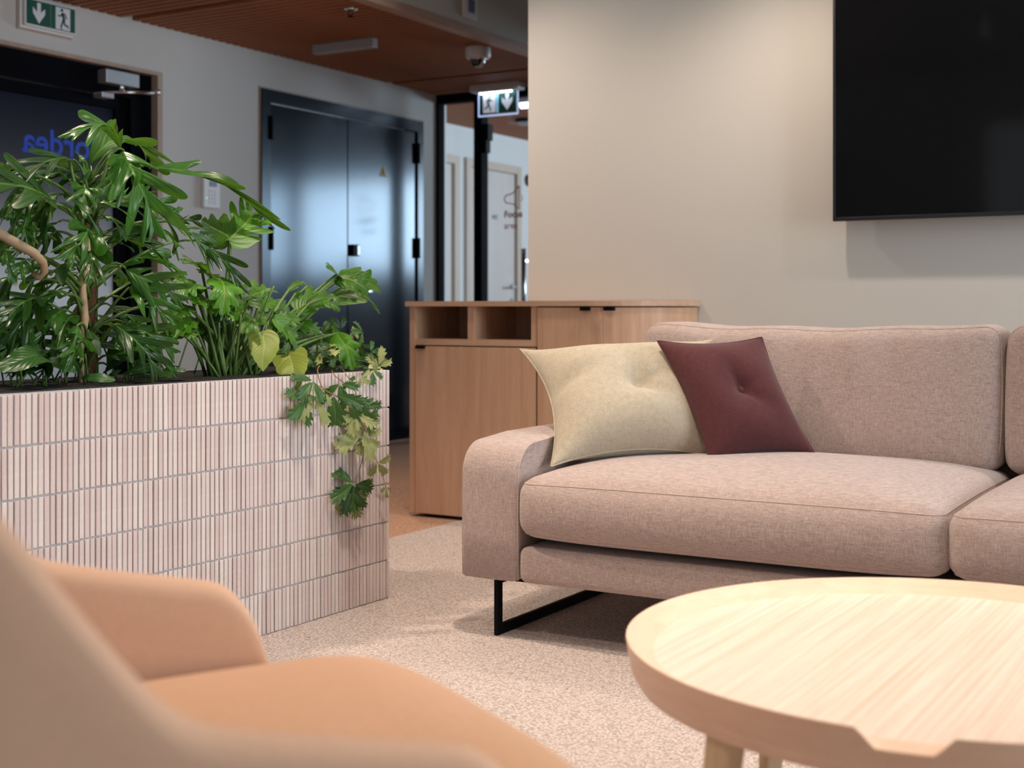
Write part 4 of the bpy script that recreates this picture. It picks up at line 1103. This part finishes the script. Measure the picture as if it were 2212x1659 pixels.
LAN = [leaf_me('broad_leaf', M_leafD, W=0.17, nu=26, lobes=0, depth=0, arch=a, curl=0.3, seed=s, droop=0.8, env=(0.7, 0.8), sweep=(60, 30)) for s, a in ((12, 0.14), (13, 0.26), (14, 0.06))]
def ivy_me(m, seed):
    V = []; F = []; U = []
    for ang, ln in ((0, 1.0), (62, 0.86), (-62, 0.86)):
        v, f, u = leaf_data(W=0.40, nu=30, lobes=4.2, depth=0.22, arch=0.05, curl=0.22, seed=seed+int(ang), slitw=0.2, env=(0.75, 0.62), sweep=(58, 26), lobe_r=(0.3, 0.95), fold=0.22)
        Mx = Matrix.Rotation(R(-ang), 4, 'Z') @ Matrix.Rotation(R(-14), 4, 'X') @ Matrix.Scale(ln, 4); k = len(V)
        V += [Mx @ (p+Vector((0, 0.10, 0))) for p in v]; F += [tuple(i+k for i in q) for q in f]; U += u
    me = bpy.data.meshes.new('ivy_leaf'); me.from_pydata([tuple(p) for p in V], [], F); me.update()
    uv = me.uv_layers.new(name='UVMap')
    for lp in me.loops: uv.data[lp.index].uv = U[lp.vertex_index]
    me.polygons.foreach_set('use_smooth', [True]*len(me.polygons)); me.materials.append(m); return me
IVY = [ivy_me(M_leafC, 20), ivy_me(M_leafC, 25)]; IVP = ivy_me(M_leafP, 31)
TOCAM = Vector((0, 0, CAM_H))
def put_leaf(parent, me, B, T, up=(0, 0, 1), face=0.0, wide=1.0, name='leaf', roll=0.0):
    """leaf from its base B to its tip T; normal between UP and the direction to the room (FACE 0..1)"""
    B, T = Vector(B), Vector(T); d = T-B; L = d.length; yv = d.normalized()
    view = (Vector((0.2, 0.4, 1.0))-B).normalized()
    nv = Vector(up)*(1-face)+view*face
    nv = (nv-yv*nv.dot(yv))
    if nv.length < 0.05: nv = view-yv*view.dot(yv)
    nv.normalize()
    xv = yv.cross(nv).normalized()
    Mx = Matrix((xv*L*wide, yv*L, nv*L)).transposed().to_4x4(); Mx.translation = B
    if roll: Mx = Mx @ Matrix.Rotation(roll, 4, 'Y')
    return from_me(name, me, None, parent, M=Mx)

# --- big split-leaf plant on its coir pole
rnd = random.Random(11)
XP = -2.84
sp_ = thing('split_leaf_plant', 'tall dark green split-leaf climber on a brown coir pole in the tiled planter', 'plant', (XP, at_x(180, 830, XP).y, PH))
pole_b = at_x(186, 836, XP); pole_t = at_x(190, 470, XP)
V, F = tube_data([pole_b.lerp(pole_t, i/24)+Vector((0, 0.006*math.sin(i*1.7), 0)) for i in range(25)], [0.026+0.003*math.sin(i*2.3)+0.003*math.sin(i*5.1) for i in range(25)], 14)
pydata('coir_pole', V, F, M_fibre, sp_, True)
tube('main_stem', [at_x(176, 838, XP+0.03), at_x(172, 760, XP+0.035), at_x(183, 690, XP+0.04), at_x(178, 620, XP+0.035), at_x(190, 560, XP+0.04), at_x(186, 500, XP+0.03), at_x(196, 450, XP+0.02)], [0.009, 0.010, 0.011, 0.010, 0.010, 0.008, 0.007], M_stem_b, sp_, 10)
tube('main_stem', [at_x(208, 838, XP-0.02), at_x(204, 720, XP-0.02), at_x(206, 600, XP-0.01), at_x(176, 480, XP+0.03), at_x(183, 372, XP+0.03)], [0.008, 0.008, 0.008, 0.008, 0.006], M_stem, sp_, 8)
tube('old_stem', [at_x(-40, 478, XP+0.10), at_x(0, 506, XP+0.11), at_x(40, 528, XP+0.12), at_x(72, 546, XP+0.13), at_x(93, 566, XP+0.13), at_x(96, 586, XP+0.12), at_x(86, 598, XP+0.11), at_x(70, 592, XP+0.10)], [0.013, 0.012, 0.0125, 0.0115, 0.0105, 0.010, 0.009, 0.006], M_stem_b, sp_, 10)
# leaves read off the photograph: base pixel, tip pixel, mesh, depth offsets of base and tip, facing, width
A = [((262, 322), (160, 292), SPL[1], .05, .10, .25, .8), ((268, 325), (330, 500), SPL[0], .06, .17, .75, 1.15), ((330, 362), (566, 470), SPL[2], .02, .10, .40, .85),
     ((158, 345), (40, 384), SPL[2], .04, .12, .15, .6), ((170, 338), (185, 372), SPW[0], .04, .08, .4, .9), ((42, 376), (110, 408), SPW[0], .10, .16, .25, .8),
     ((42, 375), (-60, 392), SPL[0], .08, .12, .15, .7), ((120, 440), (-60, 404), SPL[2], .10, .20, .55, .85), ((150, 400), (60, 398), SPW[1], .02, .05, .5, .8),
     ((195, 360), (330, 352), SPL[3], -.02, -.05, .40, .9), ((205, 380), (120, 372), SPL[0], -.02, .02, .6, .8), ((290, 360), (230, 420), SPL[1], .02, .10, .6, .7),
     ((150, 430), (215, 520), SPW[0], .10, .16, .5, .8), ((200, 440), (286, 480), SPW[0], .10, .18, .35, .6), ((215, 465), (272, 520), SPW[1], .08, .16, .4, .7),
     ((375, 480), (460, 560), SPL[2], .06, .12, .5, .8), ((350, 470), (395, 450), SPW[1], .04, .06, .6, 1.1), ((430, 520), (520, 626), SPL[0], .08, .18, .62, .6),
     ((380, 480), (445, 500), SPL[1], .02, .06, .5, 1.0), ((220, 540), (360, 560), SPL[3], .05, .16, .55, .7), ((235, 525), (290, 545), SPW[0], .06, .12, .3, .7),
     ((272, 580), (390, 650), SPL[0], .12, .20, .75, 1.1), ((262, 578), (392, 590), SPL[1], .10, .20, .45, .7), ((280, 620), (375, 700), SPL[3], .10, .20, .65, 1.0),
     ((250, 700), (340, 805), SPL[0], .12, .20, .8, 1.1), ((260, 705), (375, 760), SPL[1], .10, .20, .65, .9), ((165, 705), (135, 800), SPW[1], .10, .17, .7, .75),
     ((190, 715), (215, 770), LAN[0], .10, .16, .7, 1.3), ((85, 640), (0, 695), SPL[2], .06, .12, .5, .8), ((135, 640), (85, 660), SPW[0], .04, .08, .5, .9),
     ((95, 650), (20, 740), SPL[1], .02, .08, .6, .8), ((60, 560), (30, 600), SPL[0], .08, .12, .7, 1.0), ((40, 480), (66, 540), SPL[3], .06, .10, .8, 1.0),
     ((10, 540), (28, 612), SPW[0], .12, .16, .8, 1.0), ((118, 600), (196, 566), SPW[0], .06, .10, .45, .8), ((140, 570), (128, 614), LAN[0], .08, .12, .8, 1.5),
     ((90, 690), (5, 770), SPL[2], .02, .08, .6, .8), ((120, 720), (160, 690), SPW[1], .02, .05, .6, 1.0), ((330, 590), (420, 640), SPL[2], .02, .10, .6, .8),
     ((300, 440), (390, 470), SPL[1], .0, .06, .5, .8), ((250, 430), (330, 420), SPL[0], -.03, .0, .6, .9), ((120, 500), (70, 540), SPL[1], .0, .04, .7, 1.0),
     ((470, 620), (490, 680), SPL[2], .10, .15, .75, 1.0), ((100, 455), (30, 470), SPL[1], .02, .08, .45, .8), ((60, 430), (10, 470), SPW[1], .06, .10, .5, .9)]
def pole_pt(py): return at_x(188+rnd.uniform(-8, 8), py, XP+rnd.uniform(-0.01, 0.03))
cnt = 0
for (bx, by), (tx_, ty_), me, d0, d1, fc, wd in A:
    B = at_x(bx, by, XP+d0); T = at_x(tx_, ty_, XP+d1)
    put_leaf(sp_, me, B, T, face=fc, wide=wd, roll=rnd.uniform(-0.25, 0.25))
    s0 = pole_pt(min(800, max(400, by+rnd.uniform(30, 130))))
    c = (s0+B)/2+Vector((0.02, 0, rnd.uniform(0.03, 0.09)))
    tube('petiole', bez(s0, c, B, 7), [0.0052, 0.005, 0.0047, 0.0044, 0.004, 0.0037, 0.0034, 0.003], M_stem, sp_, 6)
for i in range(44):
    zf = rnd.random(); py = 400+400*zf
    s0 = pole_pt(min(815, py+40))
    az = rnd.uniform(0, 2*PI); out = Vector((math.cos(az)*0.55, math.sin(az), 0))
    rr_ = rnd.uniform(0.05, 0.20)*(1.0 if zf > 0.15 else 0.7)
    B = s0+out*rr_+Vector((0, 0, rnd.uniform(0.02, 0.08)))
    L = rnd.uniform(0.15, 0.25)
    T = B+(out+Vector((rnd.uniform(-.3, .3), rnd.uniform(-.3, .3), 0))).normalized()*L*0.75+Vector((0, 0, -L*rnd.uniform(0.15, 0.75)))
    if T.z < PH+0.02: T.z = PH+0.02+rnd.random()*0.05
    if T.x < XP-0.17: T.x = XP-0.17
    if T.x > XP+0.24: T.x = XP+0.24
    if abs(T.y-s0.y) < 0.09 and T.x > XP+0.03 and py > 480: T.y += math.copysign(0.12, out.y); B.y += math.copysign(0.04, out.y)
    put_leaf(sp_, rnd.choice(SPL+SPW+SPW), B, T, face=rnd.uniform(0.2, 0.6), wide=rnd.uniform(0.65, 0.95), roll=rnd.uniform(-0.5, 0.5))
    tube('petiole', bez(s0, (s0+B)/2+Vector((0, 0, 0.04)), B, 5), [0.0045, 0.0042, 0.004, 0.0035, 0.003, 0.003], M_stem, sp_, 5)
for x0, y0, x1, y1 in ((42, 380, 28, 520), (150, 345, 178, 470), (240, 335, 198, 470), (250, 340, 205, 480), (240, 415, 196, 510), (110, 460, 70, 560), (74, 480, 72, 600)):
    tube('petiole', bez(at_x(x0, y0, XP+0.06), at_x((x0+x1)/2-3, (y0+y1)/2, XP+0.07), at_x(x1, y1, XP+0.04), 6), 0.0048, M_stem, sp_, 6)

# --- low dark broad-leaf plant at the planter's near end
bl = thing('broad_leaf_plant', 'low dark green plant with pointed broad leaves at the foot of the coir pole', 'plant', (XP, at_x(150, 830, XP).y, PH))
for (bx, by), (tx_, ty_), d0, d1, fc, wd in [((130, 832), (-20, 800), .06, .14, .6, 1.2), ((120, 835), (20, 742), .05, .08, .55, 1.1), ((140, 835), (88, 770), .04, .08, .6, 1.0), ((110, 830), (-40, 760), .02, .02, .5, 1.1),
     ((160, 838), (250, 838), .10, .17, .7, 1.3), ((230, 838), (262, 800), .08, .12, .7, 1.4), ((250, 835), (345, 790), .05, .10, .55, 1.1), ((270, 838), (330, 834), .08, .16, .55, 1.2), ((330, 836), (402, 800), .06, .12, .8, 1.6),
     ((335, 838), (372, 836), .10, .19, .75, 1.5), ((180, 836), (150, 745), .02, .06, .7, .9), ((300, 838), (232, 770), .02, .05, .6, .9), ((90, 835), (130, 742), .0, .03, .6, .9), ((40, 836), (-30, 720), .0, .02, .6, 1.0),
     ((350, 838), (300, 742), -.04, -.02, .6, 1.0), ((200, 838), (330, 750), -.06, -.04, .6, 1.0)]:
    B0 = at_x((bx+tx_)/2*0.5+bx*0.5, by, XP+d0); B0.z = PH+0.002
    B = at_x(bx, by, XP+d0).lerp(at_x(tx_, ty_, XP+d1), 0.18)
    T = at_x(tx_, ty_, XP+d1)
    if T.z < PH+0.012 and T.x < -2.64: T.z = PH+0.012
    B.z = max(B.z, PH+0.02)
    put_leaf(bl, rnd.choice(LAN), B, T, face=fc, wide=wd, roll=rnd.uniform(-.3, .3))
    tube('petiole', bez(B0, (B0+B)/2+Vector((0, 0, .02)), B, 5), 0.003, M_stem, bl, 5)
for i in range(30):
    x0 = rnd.uniform(-30, 420); B0 = at_x(x0, 835, XP+rnd.uniform(-.12, .10)); B0.z = PH
    B = B0+Vector((rnd.uniform(-.03, .03), rnd.uniform(-.05, .05), rnd.uniform(.04, .13)))
    T = B+Vector((rnd.uniform(-.07, .12), rnd.uniform(-.16, .16), rnd.uniform(-.03, .07)))
    T.z = max(T.z, PH+0.015)
    put_leaf(bl, rnd.choice(LAN), B, T, face=rnd.uniform(.2, .7), wide=rnd.uniform(.9, 1.5), roll=rnd.uniform(-.5, .5))
    tube('petiole', bez(B0, (B0+B)/2, B, 4), 0.0026, M_stem, bl, 5)

# --- philodendron with a fan of long stalks
XF = -2.80
ph_ = thing('lobed_leaf_plant', 'bright green plant with a fan of long stalks and lobed leaves mid planter', 'plant', (XF, at_x(500, 815, XF).y, PH))
Fan = [((497, 520), (545, 462), BIG, .05, .04, .95, 1.0, 0.004), ((496, 516), (436, 474), LOB[0], .04, .05, .9, 1.0, 0.003),
       ((730, 598), (796, 634), LOB[1], .06, .14, .55, .9, .005), ((742, 600), (822, 628), LOB[0], .03, .08, .45, .9, .004), ((728, 592), (706, 580), LOB[2], .05, .06, .5, 1.3, .003),
       ((722, 640), (817, 676), LOB[1], .05, .10, .45, .8, .004), ((625, 625), (662, 612), LOB[0], .04, .07, .35, .9, .003), ((664, 618), (674, 640), LOB[2], .04, .06, .7, .9, .003),
       ((640, 668), (704, 645), LOB[2], .06, .09, .55, 1.0, .004), ((700, 655), (735, 672), LOB[1], .07, .11, .5, .8, .003), ((728, 720), (762, 800), LOB[1], .10, .17, .65, .75, .004),
       ((725, 722), (718, 702), LOB[2], .08, .09, .6, .8, .003), ((566, 722), (570, 803), LOBY, .12, .16, .95, 1.1, .003), ((622, 765), (646, 842), LOBY, .12, .20, .8, 1.1, .004),
       ((590, 700), (648, 690), LOB[0], .08, .12, .6, 1.1, .004), ((560, 666), (596, 650), LOB[2], .08, .11, .7, 1.1, .003), ((540, 640), (600, 632), LOB[0], .04, .06, .35, .8, .003),
       ((525, 612), (560, 630), LOB[1], .04, .08, .5, 1.0, .003), ((478, 600), (480, 680), LOB[1], .10, .16, .85, .9, .004), ((470, 610), (430, 590), LOB[0], .02, .05, .45, .9, .003),
       ((435, 580), (395, 570), LOB[0], .0, .04, .4, .8, .003), ((420, 620), (385, 640), LOB[1], .05, .10, .6, .9, .003), ((500, 640), (545, 668), LOB[0], .09, .13, .6, .9, .003),
       ((550, 690), (520, 720), LOB[1], .08, .13, .7, .9, .003), ((400, 720), (425, 735), LOB[1], .10, .14, .7, 1.0, .003), ((650, 700), (690, 720), LOB[0], .05, .09, .6, 1.0, .003),
       ((605, 680), (575, 665), LOB[2], .03, .05, .6, .9, .003), ((460, 660), (415, 655), LOB[0], .05, .10, .6, 1.0, .003), ((445, 545), (470, 560), LOB[0], .0, .03, .5, .9, .003),
       ((400, 660), (370, 690), LOB[2], .06, .1, .7, .9, .003), ((520, 660), (490, 640), LOB[2], .02, .04, .6, .9, .003), ((585, 655), (625, 668), LOB[0], .02, .06, .5, .9, .003)]
def fan_base():
    p = at_x(rnd.uniform(440, 560), 815, XF+rnd.uniform(-0.05, 0.08)); p.z = PH-0.002; return p
for (bx, by), (tx_, ty_), me, d0, d1, fc, wd, r_ in Fan:
    B = at_x(bx, by, XF+d0); T = at_x(tx_, ty_, XF+d1)
    put_leaf(ph_, me, B, T, face=fc, wide=wd, roll=rnd.uniform(-.2, .2))
    s0 = fan_base(); s0.y = s0.y*0.6+0.4*(at_x(495, 815, XF).y+0.25*(B.y-at_x(495, 815, XF).y))
    c = s0.lerp(B, 0.6)+Vector((0, 0, 0.02+0.03*rnd.random()))
    tube('petiole', bez(s0, c, B, 8), [0.0058]*3+[0.005]*3+[0.0042]*3, M_stem, ph_, 6)
for i in range(46):
    s0 = fan_base()
    f = (s0.y-at_x(495, 815, XF).y)/0.12
    ang = 0.55*f+rnd.gauss(0, 0.22)
    ln = rnd.uniform(0.16, 0.31)
    B = s0+Vector((rnd.uniform(-.05, .09), math.sin(ang)*ln, math.cos(ang)*ln))
    tube('petiole', bez(s0, s0.lerp(B, .5)+Vector((0, -0.02*math.sin(ang), .02)), B, 6), [0.0050]*3+[0.0042]*2+[0.0036]*2, M_stem, ph_, 5)
    if i % 4 == 0:
        L = rnd.uniform(.06, .10); out = Vector((rnd.uniform(-.3, .8), math.copysign(1, math.sin(ang))*rnd.uniform(.3, 1), rnd.uniform(-.7, .2))).normalized()
        T = B+out*L
        if T.x > -2.63: T.x = -2.63
        put_leaf(ph_, rnd.choice(LOB), B, T, face=rnd.uniform(.3, .8), wide=rnd.uniform(.8, 1.1), roll=rnd.uniform(-.3, .3))

# --- trailing grape ivy at the far end
iv = thing('trailing_ivy', 'trailing ivy with toothed leaves spilling over the far corner of the tiled planter', 'plant', (-2.78, at_x(740, 800, -2.78).y, PH))
XV = -2.75
for i in range(96):
    px = rnd.uniform(600, 832); top = 700+abs(px-720)*0.28+(45 if px > 790 else 0)
    py = rnd.uniform(top, 800); X = XV+rnd.uniform(-.13, .09)
    B = at_x(px, py, X); B.z = max(B.z, PH+0.012)
    if B.y > 3.565: B.y = 3.565
    an = rnd.uniform(0, 2*PI); L = rnd.uniform(.036, .058)
    T = B+Vector((0.4*math.cos(an)+0.35, math.sin(an), rnd.uniform(-.9, .25))).normalized()*L
    T.z = max(T.z, PH+.004)
    put_leaf(iv, IVP if rnd.random() < .17 else rnd.choice(IVY), B, T, face=rnd.uniform(.35, .9), wide=rnd.uniform(.8, 1.05), roll=rnd.uniform(-.5, .5))
    if i % 3 == 0:
        s0 = at_x(px+rnd.uniform(-40, 40), 802, XV); s0.z = PH
        tube('stem', bez(s0, (s0+B)/2+Vector((0, 0, .03)), B, 5), 0.0016, M_stem_r if rnd.random() < .4 else M_stem, iv, 5)
XO = -2.588
def strand(pts, rad=0.0017, m=M_stem_r):
    P = [at_x(x, y, X) for x, y, X in pts]
    sm_ = []
    for i in range(len(P)-1):
        p0, p1, p2, p3 = P[max(0, i-1)], P[i], P[i+1], P[min(len(P)-1, i+2)]
        for k in range(5):
            t = k/5; sm_.append(0.5*((2*p1)+(p2-p0)*t+(2*p0-5*p1+4*p2-p3)*t*t+(3*p1-p0-3*p2+p3)*t**3))
    sm_.append(P[-1]); tube('vine', sm_, rad, m, iv, 6)
strand([(690, 790, -2.66), (686, 803, -2.60), (697, 838, XO), (725, 855, XO+.012), (752, 876, XO+.02), (776, 902, XO+.02), (790, 935, XO+.015), (787, 965, XO+.01), (782, 995, XO+.006), (768, 1042, XO+.01)])
strand([(740, 798, -2.64), (752, 815, XO), (765, 830, XO+.01), (768, 850, XO+.02), (775, 870, XO+.02)])
strand([(786, 888, XO+.02), (790, 930, XO+.014), (803, 965, XO+.012), (814, 995, XO+.01), (826, 1022, XO+.012), (834, 1055, XO+.016), (842, 1080, XO+.03), (853, 1098, XO+.05)], 0.0013, M_stem_b)
strand([(716, 800, -2.62), (724, 812, XO), (742, 826, XO+.004), (757, 838, XO+.008)], 0.0014)
strand([(697, 838, XO), (686, 832, XO+.01), (676, 825, XO+.016)], 0.0013)
for (bx, by), (tx_, ty_), pale, d, fc, sc_ in [((678, 822), (655, 852), 0, .02, .9, 1.0), ((665, 850), (660, 868), 0, .015, .9, 1.0), ((682, 858), (652, 890), 1, .02, .75, 1.1), ((662, 868), (636, 896), 0, .015, .85, 1.1), ((705, 848), (690, 862), 1, .015, .9, 1.0),
      ((722, 850), (724, 912), 0, .022, .95, 1.25), ((735, 828), (742, 866), 0, .025, .85, 1.2), ((752, 820), (764, 838), 0, .02, .8, 1.0), ((780, 815), (798, 828), 1, .03, .8, 1.1), ((758, 862), (768, 902), 0, .025, .9, 1.15),
      ((772, 872), (786, 890), 0, .03, .8, 1.0), ((786, 880), (806, 915), 0, .03, .85, 1.05), ((800, 870), (812, 872), 0, .025, .8, 1.1), ((770, 890), (760, 930), 1, .02, .9, 1.2), ((790, 905), (822, 893), 0, .02, .85, 1.0),
      ((793, 915), (806, 940), 1, .02, .9, 1.1), ((786, 925), (746, 957), 1, .016, .9, 1.0), ((787, 948), (778, 974), 1, .016, .9, 1.2), ((798, 945), (820, 965), 1, .016, .9, 1.0), ((768, 895), (748, 905), 1, .012, .9, 1.0),
      ((815, 1000), (836, 1026), 1, .016, .85, .9), ((766, 1046), (732, 1070), 0, .012, .9, 1.0), ((764, 1044), (768, 1088), 0, .018, .95, 1.1), ((768, 1046), (784, 1078), 0, .02, .9, 1.1), ((757, 1070), (778, 1118), 1, .01, .9, .9),
      ((762, 1060), (748, 1102), 0, .014, .9, 1.0), ((774, 1072), (788, 1092), 1, .008, .9, .9), ((834, 1052), (836, 1072), 1, .016, .8, .7), ((818, 792), (828, 760), 1, .05, .7, 1.0), ((806, 800), (806, 826), 0, .03, .85, 1.0), ((812, 770), (838, 785), 1, .04, .7, 1.0), ((800, 760), (822, 758), 0, .03, .7, 1.0)]:
    B = at_x(bx, by, XO+d*0.6+.008); T = at_x(tx_, ty_, XO+d+.008)
    put_leaf(iv, IVP if pale else rnd.choice(IVY), B, T, up=(1, 0, .3), face=fc, wide=0.95*sc_, roll=rnd.uniform(-.25, .25))
